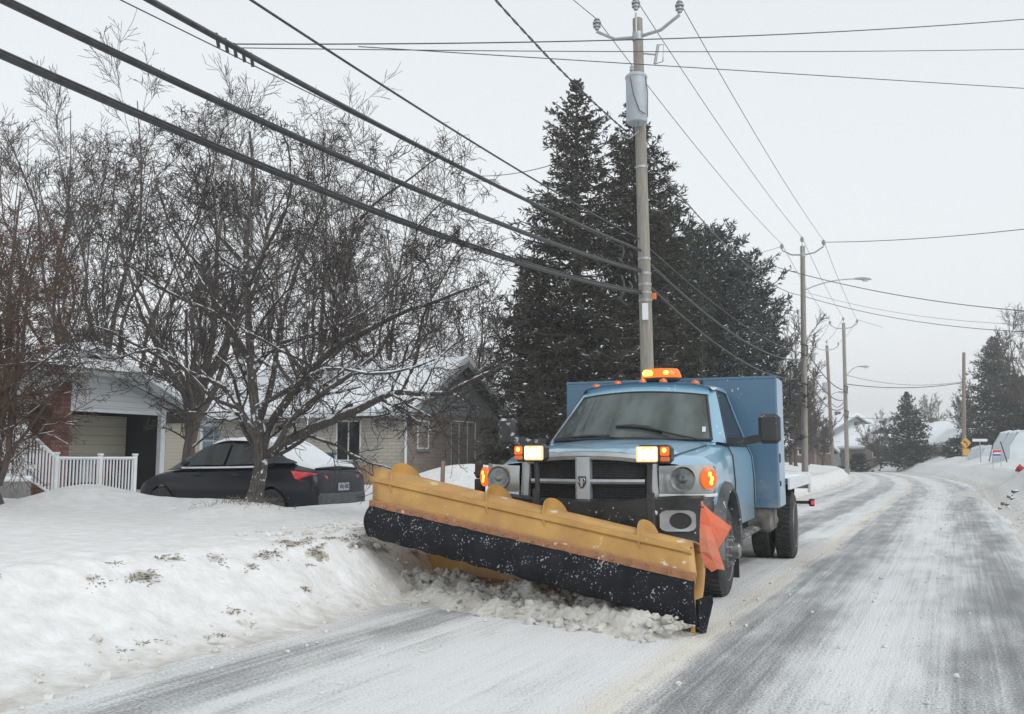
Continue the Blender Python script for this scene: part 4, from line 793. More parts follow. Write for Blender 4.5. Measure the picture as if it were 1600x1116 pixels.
# grille
fy = lambda x: .02 + .14 * (x / .6) ** 2      # bow of the nose
f = MB(); f.loft([[(x, fy(x) + .06, z) for x in np.linspace(-.56, .56, 9)] for z in (.80, .95, 1.1, 1.21)]); gr = f.build('grille', M['black'], T, True)
f = MB()
for z in np.arange(.815, 1.20, .021): f.tube([(x, fy(x) + .045, z) for x in np.linspace(-.55, .55, 9)], .005, 4)
for x in np.arange(-.54, .55, .045): f.tube([(x, fy(x) + .05, .81), (x, fy(x) + .05, 1.2)], .004, 4)
f.build('mesh_insert', M['black'], gr)
f = MB()
xs = np.linspace(-.60, .60, 13)
f.loft([[(x, fy(x) + dy, zt - .055 * (abs(x) / .6) ** 2.5 + dz) for x in xs] for (dy, zt, dz) in ((.10, 1.263, 0), (-.005, 1.25, 0), (-.02, 1.22, 0), (-.005, 1.190, 0), (.05, 1.185, 0))])
f.loft([[(x, fy(x) + dy, z + .05 * (abs(x) / .6) ** 3) for x in xs] for (dy, z) in ((.05, .832), (-.01, .828), (-.02, .80), (-.01, .775), (.06, .77))])
for sgn in (-1, 1): f.loft([[(sgn * (x0 - .028 * t), fy(.56) + dy, lerp(.80, 1.215, t)) for t in (0, .25, .5, .75, 1)] for (x0, dy) in ((.535, .03), (.54, -.015), (.58, -.02), (.615, .0), (.62, .05))])
f.loft([[(x, fy(x) + dy, 1.005 + dz) for x in xs[1:-1]] for (dy, dz) in ((.05, .02), (0, .02), (-.012, 0), (0, -.018), (.05, -.018))])
f.loft([[(x, dy + fy(0), z) for z in (.79, .95, 1.1, 1.21)] for (x, dy) in ((-.065, .05), (-.062, -.02), (-.045, -.032), (.045, -.032), (.062, -.02), (.065, .05))])
f.build('grille_surround', M['chrome'], T, True, 35)
# badge: small dark shield with a pale horned head
f = MB(); f.prism([(-.032, 1.05), (.032, 1.05), (.034, 1.0), (.02, .965), (0, .95), (-.02, .965), (-.034, 1.0)], 'y', -.022, -.010); bd = f.build('badge', M['black'], T)
f = MB(); f.prism([(-.010, 1.035), (.010, 1.035), (.012, .995), (.006, .965), (-.006, .965), (-.012, .995)], 'y', -.028, -.020)
for sgn in (-1, 1): f.tube([(sgn * .008, -.026, 1.030), (sgn * .020, -.026, 1.036), (sgn * .027, -.026, 1.018), (sgn * .023, -.026, .998), (sgn * .014, -.026, 1.002)], .005, 5)
f.build('emblem', M['chrome'], bd)
# headlights
hl_b = mat('headlight_housing', (.46, .48, .48), .15, .35, col2=(.30, .32, .32), scale=5, coat=.8, snow=.1)
hl_r = mat('headlight_reflector', (.22, .24, .24), .18, .6, col2=(.10, .11, .11), scale=14, coat=1.)
for sgn in (-1, 1):
    def hp(u, z, k=0.): x = .615 + .385 * math.sin(min(u * 1.25, 1.0) * math.pi / 2) ** .9; return (sgn * (x + k * u), fy(.6) - .02 + .05 * u + .36 * u ** 2.2 - k * (1 - .6 * u), z)
    f = MB(); f.loft([[hp(u, lerp(.905, 1.165 - .03 * (1 - u) - .10 * max(0, u - .75) * 4 * .4, t), .012 * math.sin(t * math.pi)) for u in np.linspace(0, 1, 11)] for t in (0, .1, .3, .5, .7, .9, 1)])
    hl = f.build('headlight', hl_b, T, True)
    f = MB(); f.loft([[hp(u, z_, .018) for u in np.linspace(0, 1, 9)] for z_ in (.885, .91)] ); f.build('trim', M['white'], hl)
    c_ = Vector(hp(.25, 1.03, .01)); f = MB(); f.lathe([(-.03, .095), (-.04, .102), (-.028, .08), (-.02, .055), (-.034, .028), (-.036, .006)], 24, Matrix.Translation(c_), 'y'); f.build('reflector', hl_r, hl, True)
    c_ = Vector(hp(.60, 1.035, .012)); f = MB(); Mx_ = Matrix.Translation(c_) @ Matrix.Rotation(sgn * R(36), 4, 'Z') @ Matrix.Diagonal((.9, 1, 1.15, 1))
    f.lathe([(-.02, .078), (-.04, .074), (-.05, .045), (-.052, .003)], 18, Mx_, 'y'); ts_ = f.build('turn_signal', M['amber_on'], hl, True)
    f = MB()
    for (dx, dz) in ((.0, .03), (.01, -.03), (.02, .0)): f.lathe([(-.052, .018), (-.058, .012), (-.06, .002)], 8, Mx_ @ Matrix.Translation((dx, 0, dz)), 'y')
    f.build('bulb', M['amber_hot'], ts_, True)
    f = MB(); a0, a1 = hp(.90, .98, .015), hp(.97, .98, .015); a2, a3 = hp(.97, 1.09, .015), hp(.90, 1.1, .015); f.add([a0, a1, a2, a3], [(0, 1, 2, 3)]); f.build('side_reflector', M['amber'], hl)
# bumper
def bump_y(x): return -.03 + .20 * (abs(x) / 1.0) ** 2.6
xs = np.linspace(-.97, .97, 21); f = MB()
f.loft([[(x, bump_y(x) + dy, z + (.035 * sm(abs(x) / .6 - .4) if z > .7 else 0)) for x in xs] for (dy, z) in ((.20, .86), (.02, .865), (-.02, .845), (-.01, .74), (.0, .60), (.03, .50), (.12, .46))], False)
for sgn in (-1, 1): f.add([(sgn * .97, bump_y(.97), .89), (sgn * .97, bump_y(.97) + .02, .55), (sgn * .985, AY - AR + .04, .55), (sgn * .985, AY - AR + .02, .89)], [(0, 1, 2, 3)])
bu = f.build('bumper', M['bumper'], T, True, 40)
for sgn in (-1, 1):
    f = MB(); cx = sgn * .78; k_ = 24; o_ = [(cx + .135 * max(-1, min(1, 1.25 * math.cos(a))), .70 + .083 * max(-1, min(1, 1.2 * math.sin(a)))) for a in [2 * math.pi * i / k_ for i in range(k_)]]; i_ = [(cx + .02 * sgn + .085 * math.cos(a), .70 + .066 * math.sin(a)) for a in [2 * math.pi * i / k_ for i in range(k_)]]
    f.loft([[(p[0], bump_y(p[0]) - .02, p[1]) for p in o_], [(p[0], bump_y(p[0]) - .035, p[1]) for p in o_], [(p[0], bump_y(p[0]) - .03, p[1]) for p in i_], [(p[0], bump_y(p[0]) + .03, p[1]) for p in i_]], True)
    fb = f.build('fog_lamp_bezel', M['chrome'], bu, True, 40)
    f = MB(); f.add([(p[0], bump_y(p[0]) - .018, p[1]) for p in i_], [tuple(range(k_))]); f.build('fog_lamp_opening', M['black'], bu)
# fender flares and wheel wells
for sgn in (-1, 1):
    f = MB(); se = []
    for a in np.linspace(-.12, math.pi + .30, 22):
        y, z = AY - math.cos(a) * AR, AZ + math.sin(a) * AR
        y2, z2 = AY - math.cos(a) * (AR + .11), AZ + math.sin(a) * (AR + .10)
        z = max(z, .36); z2 = max(z2, .36); y2 = max(y2, .30)
        se.append([(sgn * .97, y2, z2), (sgn * 1.045, lerp(y2, y, .25), lerp(z2, z, .25)), (sgn * 1.075, lerp(y2, y, .8), lerp(z2, z, .8)), (sgn * 1.06, y, z), (sgn * .80, y, z)])
    f.loft(se); f.build('fender_flare', M['flare'], T, True, 50)
    f = MB(); f.box((sgn * .60, AY, .80), (.36, 1.0, .3)); f.build('wheel_well', M['black'], T)
# wheels
M['rim'] = mat('steel_rim', (.30, .31, .31), .45, .5, col2=(.12, .12, .12), scale=9, bump=.3, spk=.42, spkscale=14)
def wheel(x, y, sgn, front=True, dual=False):
    r = .402; wd = .215; Mx = Matrix.Translation((x, y, r - .012)) @ (Matrix.Identity(4) if sgn > 0 else Matrix.Rotation(math.pi, 4, 'Z')); f = MB()
    f.lathe([(-wd / 2, .27), (-wd / 2, .36), (-wd * .43, .388), (-wd * .36, r), (wd * .36, r), (wd * .43, .388), (wd / 2, .36), (wd / 2, .27)], 40, Mx)
    for k_ in range(44):
        a = 2 * math.pi * k_ / 44; Mq = Mx @ Matrix.Rotation(a, 4, 'X'); f.box((wd * .24, 0, r), (wd * .27, .034, .018), Mq); f.box((-wd * .24, .03, r), (wd * .27, .034, .018), Mq); f.box((0, .015, r), (wd * .14, .03, .016), Mq)
    w_ = f.build('wheel', M['rubber'], T, True, 40); f = MB()
    if front: pr = [(wd * .45, .268), (wd * .53, .262), (wd * .46, .245), (wd * .30, .235), (wd * .30, .17), (wd * .50, .15), (wd * .52, .085), (wd * .56, .075), (wd * .95, .065), (wd * 1.0, .05), (wd * 1.02, .01)]
    else: pr = [(wd * .45, .268), (wd * .53, .262), (wd * .46, .245), (-wd * .10, .225), (-wd * .18, .15), (-wd * .15, .09), (wd * .2, .075), (wd * .25, .06), (wd * .26, .01)]
    f.lathe(pr, 32, Mx); rm = f.build('rim', M['rim'], w_, True, 30)
    for k_ in range(10):
        a = 2 * math.pi * k_ / 10; f = MB(); x0 = wd * (.5 if front else -.17); f.lathe([(x0, .013), (x0 + .045, .012), (x0 + .05, .008)], 6, Mx @ Matrix.Rotation(a, 4, 'X') @ Matrix.Translation((0, 0, .118))); f.build('lug_nut', M['steel'], rm)
for sgn in (-1, 1):
    wheel(sgn * .91, AY, sgn)
    wheel(sgn * 1.17, 4.50, sgn, False); wheel(sgn * .90, 4.50, sgn, False)
# headboard box behind the cab
f = MB(); f.box((0, 3.55, 1.38), (2.46, .62, 1.46), None, .012); bx_ = f.build('storage_box', M['paint_box_shaded'], T)
f = MB(); f.box((1.235, 3.56, 1.38), (.008, .56, 1.42)); f.box((-1.235, 3.56, 1.38), (.008, .56, 1.42)); dr = f.build('box_door', M['paint_box_lit'], bx_)
f = MB(); f.box((1.243, 3.30, 1.20), (.02, .03, .10), None, .005); f.box((1.243, 3.30, .92), (.02, .03, .06), None, .005); f.build('latch', M['black'], dr)
f = MB(); f.tube([(1.2, 3.88, 2.08), (1.32, 3.90, 2.08), (1.33, 3.90, 1.84), (1.2, 3.88, 1.82)], .014, 6); f.build('grab_handle', M['black'], bx_, True)
f = MB(); f.box((0, 3.245, 2.10), (2.46, .02, .03), None, .004); f.box((.30, 3.25, 1.6), (.012, .012, 1.0)); f.build('box_seam', M['paint_box_shaded'], bx_)
# flatbed
M['deck'] = mat('wooden_deck', (.20, .12, .065), .85, col2=(.13, .08, .045), scale=5, snow=.60, sscale=5, stretch=(1, 6, 1))
f = MB(); f.box((0, 5.35, .94), (2.52, 3.0, .05)); f.build('deck', M['deck'], T)
f = MB()
for sgn in (-1, 1): f.box((sgn * 1.28, 5.35, .90), (.03, 3.02, .13), None, .005)
f.box((0, 6.86, .88), (2.58, .04, .24), None, .005); f.box((1.285, 6.78, .84), (.04, .2, .26), None, .005); f.build('bed_rail', M['white'], T)
f = MB(); 
for sgn in (-1, 1): f.box((sgn * .42, 3.9, .68), (.09, 5.2, .2), None, .01); f.box((sgn * 1.0, 5.35, .80), (.4, .05, .12))
f.box((0, 4.0, .55), (.8, 4.6, .12)); f.lathe([(-.95, .07), (-.3, .09), (-.18, .17), (0, .2), (.18, .17), (.3, .09), (.95, .07)], 12, Matrix.Translation((0, 4.50, .39))); f.lathe([(-.8, .06), (.8, .06)], 10, Matrix.Translation((0, AY, .36))); f.build('chassis', M['black'], T, True)
for c_, d_, n_ in (((1.0, 3.50, .53), (.30, .46, .28), 'fuel_tank'), ((.98, 2.45, .44), (.14, 1.2, .05), 'running_board'), ((.82, 3.95, .52), (.34, .34, .34), 'air_tank'), ((-.98, 3.40, .53), (.30, .5, .28), 'fuel_tank')): f = MB(); f.box(c_, d_, None, .03); f.build(n_, M['grime'], T, True)
for x in (.86, -.86): f = MB(); f.box((x, 1.56, .42), (.34, .018, .66), None, .004); f.build('mud_flap', M['black'], T)
f = MB(); f.lathe([(-.08, .02), (-.07, .06), (.06, .075), (.08, .05)], 14, Matrix.Translation((1.06, 4.15, .47)), 'y'); f.build('exhaust_pipe', M['steel'], T, True)
f = MB(); f.box((1.26, 5.95, .60), (.20, .05, .04)); f.box((1.37, 5.93, .60), (.07, .06, .10), None, .01); mk = f.build('marker_bracket', M['black'], T)
f = MB(); f.box((1.383, 5.895, .60), (.04, .012, .05), None, .004); f.build('marker_lamp', M['red_on'], mk)
# mirrors
M['mirror_snow'] = mat('snow_flecked_mirror', (.022, .023, .025), .45, col2=(.04, .04, .042), scale=8, spk=.47, spkscale=13, snowcol=(.42, .43, .44, 1))
for sgn, ln_ in ((1, 1), (-1, 1)):
    f = MB(); f.loft([[(sgn * x, y + dy, z + dz) for (dy, dz) in ((-.05, .03), (-.05, -.045), (.03, -.045), (.03, .03))] for (x, y, z) in ((.93, 1.72, 1.37), (1.06, 1.66, 1.36), (1.20, 1.62, 1.385), (1.34, 1.62, 1.41))], True, None, True); mr = f.build('mirror_arm', M['mirror_snow'], T, True, 30)
    f = MB(); f.box((sgn * 1.335, 1.62, 1.475), (.20, .12, .28), None, .035); mh = f.build('mirror_head', M['mirror_snow'], mr, True, 30)
    f = MB(); f.box((sgn * 1.335, 1.683, 1.475), (.16, .004, .24)); f.build('mirror_glass', M['chrome'], mh)
# wipers
f = MB()
f.tube([ws(.80, -.01, .02), ws(.55, .05, .035), ws(.30, .14, .04)], [.012, .011, .010], 6); f.tube([ws(.42, .10, .022), ws(.25, .17, .022), ws(.05, .20, .022), ws(-.16, .205, .022)], [.012, .026, .026, .014], 6); f.build('wiper', M['black'], T, True)
f = MB(); f.tube([ws(-.10, -.01, .025), ws(-.4, .03, .03), ws(-.62, .02, .03)], .011, 6); f.tube([ws(-.2, .035, .02), ws(-.5, .045, .02), ws(-.9, .01, .02)], .014, 6); f.build('wiper', M['black'], T, True)
# roof lights, beacon, aerials
for x in (-.56, -.30, -.02, .20, .52):
    f = MB(); zz = rf(x / .68, .10)[2]; yy = rf(x / .68, .08)[1]; f.lathe([(0, .042), (.015, .042), (.035, .030), (.045, .004)], 12, Matrix.Translation((x, yy, zz - .004)) @ Matrix.Diagonal((1, 1.3, 1, 1)), 'z'); f.build('clearance_light', M['amber'], T, True)
zb = rf(.15, .4)[2]
f = MB(); f.lathe([(0, .17), (.02, .20), (.04, .205)], 24, Matrix.Translation((.11, 2.50, zb + .01)) @ Matrix.Diagonal((1.05, .7, 1, 1)), 'z'); bc = f.build('beacon', M['black'], T, True, 30)
f = MB(); f.lathe([(.04, .205), (.055, .21), (.12, .185), (.14, .165), (.148, .06), (.149, .004)], 28, Matrix.Translation((.11, 2.50, zb + .01)) @ Matrix.Diagonal((1.05, .7, 1, 1)), 'z'); f.build('beacon_dome', emis('beacon_dome', (1.0, .22, .02), .75), bc, True, 40)
f = MB(); f.lathe([(.06, .05), (.09, .06), (.12, .04)], 12, Matrix.Translation((-.01, 2.37, zb + .01)), 'z'); f.lathe([(.07, .02), (.09, .03), (.11, .02)], 12, Matrix.Translation((.19, 2.36, zb + .01)), 'z'); f.build('beacon_bulb', M['amber_hot'], bc, True)
for (x, px_, py_) in ((-.40, 955, 505), (.50, 1100, 395)):
    q0_ = Vector((x, 2.75, 2.0)); w_ = at_d(px_, py_, 10.3); q1_ = TI @ w_; f = MB(); f.cyl(q0_, q0_ + Vector((0, 0, .04)), .018, 8); f.tube([q0_, q0_.lerp(q1_, .35), q0_.lerp(q1_, .7) + Vector((.005, 0, 0)), q1_], [.006, .004, .0035, .002], 5); f.build('aerial', M['black'], T, True)
# plow lights on stalks
for sgn, (px_, py_) in ((1, (1022, 710)), (-1, (829, 708))):
    c_ = TI @ at_d(px_, py_, 7.12 if sgn > 0 else 7.75); c_.z = lerp(c_.z, c_.z, 1); f = MB()
    bx0 = c_.x - sgn * .055
    f.box((c_.x, c_.y + .03, c_.z), (.275, .15, .145), None, .03); lh = f.build('plow_light', M['black'], T, True, 30)
    f = MB(); f.box((c_.x - sgn * .045, c_.y - .045, c_.z), (.168, .02, .118), None, .016); l1 = f.build('lamp_lens', M['lamp_on'], lh, True, 30)
    f = MB(); f.lathe([(-.062, .040), (-.056, .044)], 18, Matrix.Translation((c_.x - sgn * .04, c_.y, c_.z - .002)), 'y'); [f.box((c_.x - sgn * .04 + dx_, c_.y - .057, c_.z + dz_), (.012, .004, .03)) for dx_ in (-.062, -.05, .05, .062) for dz_ in (-.03, 0.005, .035)]; f.build('lamp_core', M['lamp_hot'], l1, True)
    f = MB(); f.box((c_.x + sgn * .092, c_.y - .045, c_.z + .022), (.072, .02, .070), None, .012); t1_ = f.build('turn_lens', M['amber_on'], lh, True, 30)
    f = MB(); f.lathe([(-.060, .014), (-.056, .018)], 10, Matrix.Translation((c_.x + sgn * .09, c_.y, c_.z + .03)), 'y'); f.build('bulb', M['amber_hot'], t1_)
    f = MB(); f.box((c_.x + sgn * .092, c_.y - .042, c_.z - .038), (.072, .02, .040), None, .008); f.build('amber_reflector', M['amber'], lh)
    f = MB(); xs_ = c_.x - sgn * .04; f.tube([(xs_, c_.y + .03, c_.z - .06), (xs_ - sgn * .01, c_.y + .03, c_.z - .25), (xs_, c_.y + .05, c_.z - .6)], .022, 8); f.box((xs_, c_.y + .03, c_.z - .42), (.06, .05, .26), None, .01); f.build('light_stalk', M['black'], lh, True)

# ------------------------------------------------------------------ the plow (a part of the truck)
def loc(p): return TI @ p
Bl, Br = at_z(653, 915, 0.0), at_z(1090, 990, 0.0)
Ll, Lr = at_d(583, 787, 8.30), at_d(1089, 903, 6.45)
Tl, Tr = at_d(604, 737, 8.75), at_d(1098, 852, 6.80)
ax = (Br - Bl).normalized(); bk = Vector((-ax.y, ax.x, 0)); bk = bk if bk.y > 0 else -bk
def psec(t, k=0.):
    B_, L_, T_ = Bl.lerp(Br, t), Ll.lerp(Lr, t), Tl.lerp(Tr, t); Hh = T_.z
    q = [B_, B_ + bk * .10 * (1 - .8 * t) + Vector((0, 0, Hh * .22)), (B_.lerp(T_, .5)) + bk * (.26 - .22 * t) + Vector((0, 0, 0)), T_ + bk * (.10 - .08 * t) + Vector((0, 0, -.05)), T_ + Vector((0, 0, .028)) - bk * .10, L_.lerp(T_, .42) + Vector((0, 0, .105)) - bk * .06, L_]
    c = [Vector(p) for p in catmull([tuple(p) for p in q], 34)]
    return c
ts = list(np.linspace(0, 1, 30)); secs = [[tuple(loc(p)) for p in psec(t)] for t in ts]
f = MB(); f.loft(secs); mb = f.build('plow_moldboard', M['yellow'], T, True, 60, solid=.014)
# folded flange along the front of the curl and the rusty clamp strip
f = MB()
fl_ = []
for t in ts:
    c = psec(t); e = c[-1]; d_ = (c[-1] - c[-4]).normalized(); up_ = Vector((0, 0, 1)); n_ = d_.cross(ax).normalized(); n_ = n_ if n_.z > 0 else -n_
    a0 = c[-7]; fl_.append([tuple(loc(p)) for p in (a0 + n_ * .004, a0 + n_ * .045 - d_ * -.01, a0 + n_ * .045 + d_ * .05, a0 + n_ * .012 + d_ * .075)])
f.loft(fl_); f.build('folded_flange', M['yellow'], mb, True, 30, solid=.004)
f = MB(); st_ = []
for t in ts:
    c = psec(t); e = c[-1]; d_ = (c[-1] - c[-4]).normalized(); w0 = e - bk * .012
    st_.append([tuple(loc(p)) for p in (w0 + Vector((0, 0, .035)), w0 - bk * .03 + Vector((0, 0, .03)), w0 - bk * .032 + Vector((0, 0, -.02)), w0 + Vector((0, 0, -.025)))])
f.loft(st_, True, None, True)
for t in np.linspace(.02, .98, 22):
    p_ = psec(t)[-1] - bk * .045 + Vector((0, 0, .004)); f.cyl(loc(p_), loc(p_ - bk * .014), .011, 6)
f.build('clamp_strip', M['rust'], mb, True, 30)
f = MB(); rr_ = random.Random(5)
Fl, Fr = at_d(575, 838, 8.22), at_d(1090, 978, 6.36)
fs = []
for i, t in enumerate(np.linspace(0, 1, 46)):
    tt_ = t * 1.0; c = psec(min(1, tt_)); e = c[-1] - bk * .028 + Vector((0, 0, -.01)); lo = Fl.lerp(Fr, t) + Vector((0, 0, .006 * math.sin(i * 1.7))); m_ = []
    for v in np.linspace(0, 1, 8): p = e.lerp(lo, v); p = p - bk * (.05 * math.sin(v * math.pi) * (1 - .5 * t) + .006 * math.sin(i * .9 + v * 4)); m_.append(tuple(loc(p)))
    fs.append(m_)
f.loft(fs); f.build('rubber_flap', M['flap'], mb, True, 60, solid=.012)
# ribs over the back of the curl
for t in (.075, .42, .60, .865):
    c = psec(t)[8:31]; o_ = []; n_ = len(c); cen = sum(c, Vector()) / n_ - Vector((0, 0, .12))
    inner = []; outer = []
    for i, p in enumerate(c):
        k_ = math.sin(min(1, max(0, (i) / (n_ - 1))) * math.pi) ** .85 if 0 < i < n_ - 1 else 0
        tn_ = (c[min(i + 1, n_ - 1)] - c[max(i - 1, 0)]).normalized(); nn = ax.cross(tn_); nn = nn if nn.dot(p - cen) > 0 else -nn
        inner.append(p - nn * .003); outer.append(p + nn * (.012 + (.082 - .012 * t) * k_))
    f = MB(); v = []
    for s_ in (-.007, .007): v += [tuple(loc(p + ax * s_)) for p in inner] + [tuple(loc(p + ax * s_)) for p in outer]
    q = []
    for i in range(n_ - 1):
        q += [(i, i + 1, n_ + i + 1, n_ + i), (2 * n_ + i, 3 * n_ + i, 3 * n_ + i + 1, 2 * n_ + i + 1), (n_ + i, n_ + i + 1, 3 * n_ + i + 1, 3 * n_ + i)]
    q += [(0, n_, 3 * n_, 2 * n_), (n_ - 1, 2 * n_ - 1, 4 * n_ - 1, 3 * n_ - 1)]
    f.add(v, q); f.build('rib', M['yellow'], mb, True, 30)
# cutting edge under the blade
f = MB(); f.loft([[tuple(loc(Bl.lerp(Br, t) - bk * a_ + Vector((0, 0, z_)))) for (a_, z_) in ((.03, .0), (.03, .16), (.005, .17), (-.02, .0))] for t in (0, .5, 1)], True, None, True); f.build('cutting_edge', M['rust'], mb)
# end plate and curb guard on the near end
f = MB(); q = [Br + Vector((0, 0, .02)) - bk * .03, Br - bk * .03 + Vector((0, 0, .23)), Br + bk * .13 + Vector((0, 0, .25)), Br + bk * .14 + Vector((0, 0, .20)), Br + bk * .05 + Vector((0, 0, .0))]
v = [tuple(loc(p + ax * .012)) for p in q] + [tuple(loc(p + ax * .035)) for p in q]; n_ = len(q)
f.add(v, [tuple(range(n_))[::-1], tuple(range(n_, 2 * n_))] + [(i, (i + 1) % n_, n_ + (i + 1) % n_, n_ + i) for i in range(n_)]); f.build('end_plate', M['flap'], mb)
f = MB(); f.box((0, 0, 0), (.03, .022, .50), Matrix.Translation(loc(Br + Vector((0, 0, .26)) - bk * .045 - ax * .005)), .004); f.build('end_bar', M['yellow'], mb)
# marker flag
pt0, pt1 = loc(at_d(1103, 888, 6.62)), loc(at_d(1097, 783, 6.62)); f = MB(); f.tube([pt0, pt1], .009, 6); st_ = f.build('flag_staff', M['yellow'], mb, True)
def fq(px_, py_, dd): return tuple(loc(at_d(px_, py_, dd)))
f = MB(); f.loft([[fq(1096, 785, 6.61), fq(1112, 800, 6.60), fq(1128, 812, 6.60), fq(1143, 823, 6.60)], [fq(1094, 808, 6.61), fq(1110, 815, 6.585), fq(1126, 824, 6.59), fq(1140, 829, 6.60)], [fq(1093, 830, 6.61), fq(1108, 832, 6.58), fq(1122, 840, 6.59), fq(1132, 843, 6.6)], [fq(1093, 850, 6.61), fq(1102, 850, 6.59), fq(1112, 856, 6.59), fq(1121, 860, 6.6)]]); f.build('flag', M['orange_flag'], mb, solid=.002)
f = MB(); f.loft([[fq(1094, 818, 6.57), fq(1102, 820, 6.56), fq(1110, 824, 6.57)], [fq(1093, 840, 6.56), fq(1105, 842, 6.54), fq(1119, 848, 6.56)], [fq(1094, 862, 6.56), fq(1108, 864, 6.54), fq(1126, 870, 6.57)], [fq(1100, 882, 6.57), fq(1115, 878, 6.56), fq(1131, 884, 6.58)], [fq(1112, 894, 6.58), fq(1121, 889, 6.57), fq(1132, 891, 6.58)]]); f.build('flag', M['orange_flag'], mb, solid=.002)
f = MB()
for yy in (792, 838, 864): a_ = loc(at_d(1096, yy, 6.60)); f.tube([a_ + Vector((-.02, -.012, .003)), a_ + Vector((.02, -.014, -.003))], .004, 4)
f.build('flag_tie', M['black'], st_)
# push frame behind the moldboard
f = MB(); mid = loc(Bl.lerp(Br, .5))
for s_ in (-1, 1): f.tube([(s_ * .42, .35, .45), (s_ * .42, -.2, .42), (mid.x + s_ * .35, mid.y + .45, .35)], .06, 6)
f.box((0, -.15, .55), (1.1, .12, .14), None, .01); f.tube([(0, -.1, .6), (mid.x, mid.y + .4, .5)], .035, 8)
f.build('push_frame', M['black'], T, True, 30)
q = loc(at_d(750, 765, 8.75)); q2 = loc(at_d(750, 724, 8.75)); f = MB(); f.box((q.x, q.y, q.z - .16), (.085, .08, .52), None, .01); f.box((q2.x - .01, q2.y, q2.z - .06), (.07, .07, .16), None, .02); f.cyl((q2.x - .035, q2.y - .042, q2.z - .09), (q2.x - .035, q2.y - .03, q2.z - .09), .012, 8); f.build('jack_post', M['black'], T)
for (px_, py_, dd) in ((793, 768, 8.3), (858, 786, 8.0), (893, 797, 7.8)):
    q = loc(at_d(px_, py_, dd)); f = MB(); f.lathe([(-.03, .075), (.03, .075)], 14, Matrix.Translation(q + Vector((0, .05, -.045))) @ Matrix.Rotation(R(-20), 4, 'Z')); f.build('spring_lug', M['yellow_under'], mb, True, 30)

# ------------------------------------------------------------------ snow in front of the plow
rng = np.random.default_rng(77)
n_t, n_s = 170, 46; Vv_ = []
A_ = Bl + (Bl - Br) * .16; Z_ = Br + ax * .03
for i in range(n_t):
    t = i / (n_t - 1); c = A_.lerp(Z_, t)
    for j in range(n_s):
        s_ = j / (n_s - 1); p = c + bk * (.10 - 1.05 * s_ * (1.05 - .45 * t)); pr = math.sin(min(1, s_ * 1.9 + .35) * math.pi * .5) * (1 - sm((s_ - .35) / .6))
        hgt = (.19 - .05 * t) * float(pr) * (1 - float(sm((t - .93) / .07)) * .9)
        Vv_.append((p.x, p.y, hgt))
Vv_ = np.array(Vv_); nx = fbm(Vv_[:, 0] * 4.5, Vv_[:, 1] * 4.5, 3); nf = fbm(Vv_[:, 0] * 13, Vv_[:, 1] * 13, 8); e_ = (Vv_[:, 2] > .012)
Vv_[:, 2] = Vv_[:, 2] * (.35 + 1.35 * nx) + (np.abs(nf - .47) * .20 + (nx - .47) * .12) * np.clip(Vv_[:, 2] / .12, 0, 1) - .012
idx = np.arange(n_t * n_s).reshape(n_t, n_s); Fq = np.stack([idx[:-1, :-1], idx[:-1, 1:], idx[1:, 1:], idx[1:, :-1]], -1).reshape(-1, 4)
parts = [(Vv_, Fq)]
def chunk(p, r, flat=.75):
    k = 8; V = []
    for a in (-.85, -.45, 0.05, .5, .88):
        for j in range(k):
            th = 2 * math.pi * j / k; q = math.sqrt(1 - a * a); V.append((q * math.cos(th), q * math.sin(th), a))
    V = np.array(V) * (1 + rng.uniform(-.33, .33, (40, 1))) * r * np.array([1, rng.uniform(.6, 1), flat]) + p
    idn = np.arange(40).reshape(5, k); f_ = np.stack([idn[:-1], np.roll(idn[:-1], -1, 1), np.roll(idn[1:], -1, 1), idn[1:]], -1).reshape(-1, 4)
    cap = np.array([[32, 33, 34, 35], [32, 35, 36, 39], [36, 37, 38, 39], [0, 3, 2, 1], [0, 7, 4, 3], [4, 7, 6, 5]]); return V, np.concatenate([f_, cap])
for _ in range(620):
    t = rng.uniform(-.03, 1); s_ = rng.beta(2.0, 2.2); p = A_.lerp(Z_, t) + bk * (.05 - 1.0 * s_ * (1.05 - .45 * t)); hh = (.20 - .06 * t) * max(0, 1 - float(sm((s_ - .25) / .7)))
    r = .012 + .05 * rng.random() ** 3 * (1.1 - .4 * t); parts.append(chunk(np.array([p.x, p.y, max(hh * rng.uniform(.5, 1.05), r * .4)]), r))
ms = mat('plowed_snow', (.62, .61, .575), .85, col2=(.44, .425, .39), scale=3.5, bump=.8, bscale=24, spk=.40, spkscale=9, snowcol=(.20, .185, .16, 1))
o = link(npmesh('plowed_snow', *join(parts)), 'plowed_snow', ms, None, True, 50); tag(o, kind='stuff')
# churned snow thrown onto the bank beyond the plow's far end
parts = []
for _ in range(700):
    c = A_ + Vector((-.25, .35, 0)); q = rng.normal(size=2) * np.array([.42, .75]); x, y = c.x + q[0], c.y + q[1] * .9 + .1; r = .010 + .042 * rng.random() ** 3
    parts.append(chunk(np.array([x, y, max(Hs(x, y), 0) + r * .25]), r))
for _ in range(900):       # crumbs along both road edges
    y = 1.5 + 60 * rng.random() ** 2; sd = rng.random() < .6; u_ = (-EL + rng.normal() * .14 - .15) if sd else (ER + abs(rng.normal()) * .25); x = float(xc(y)) + u_; r = .008 + .035 * rng.random() ** 3
    parts.append(chunk(np.array([x, y, max(Hs(x, y), 0) + r * .2]), r))
for _ in range(420):
    y = 2.2 + 22 * rng.random() ** 1.6; u_ = rng.choice([-2.45, -1.55, -.02, .85, 1.3]) + rng.normal() * .13; x = float(xc(y)) + u_; r = .005 + .014 * rng.random() ** 3; parts.append(chunk(np.array([x, y, r * .35]), r))
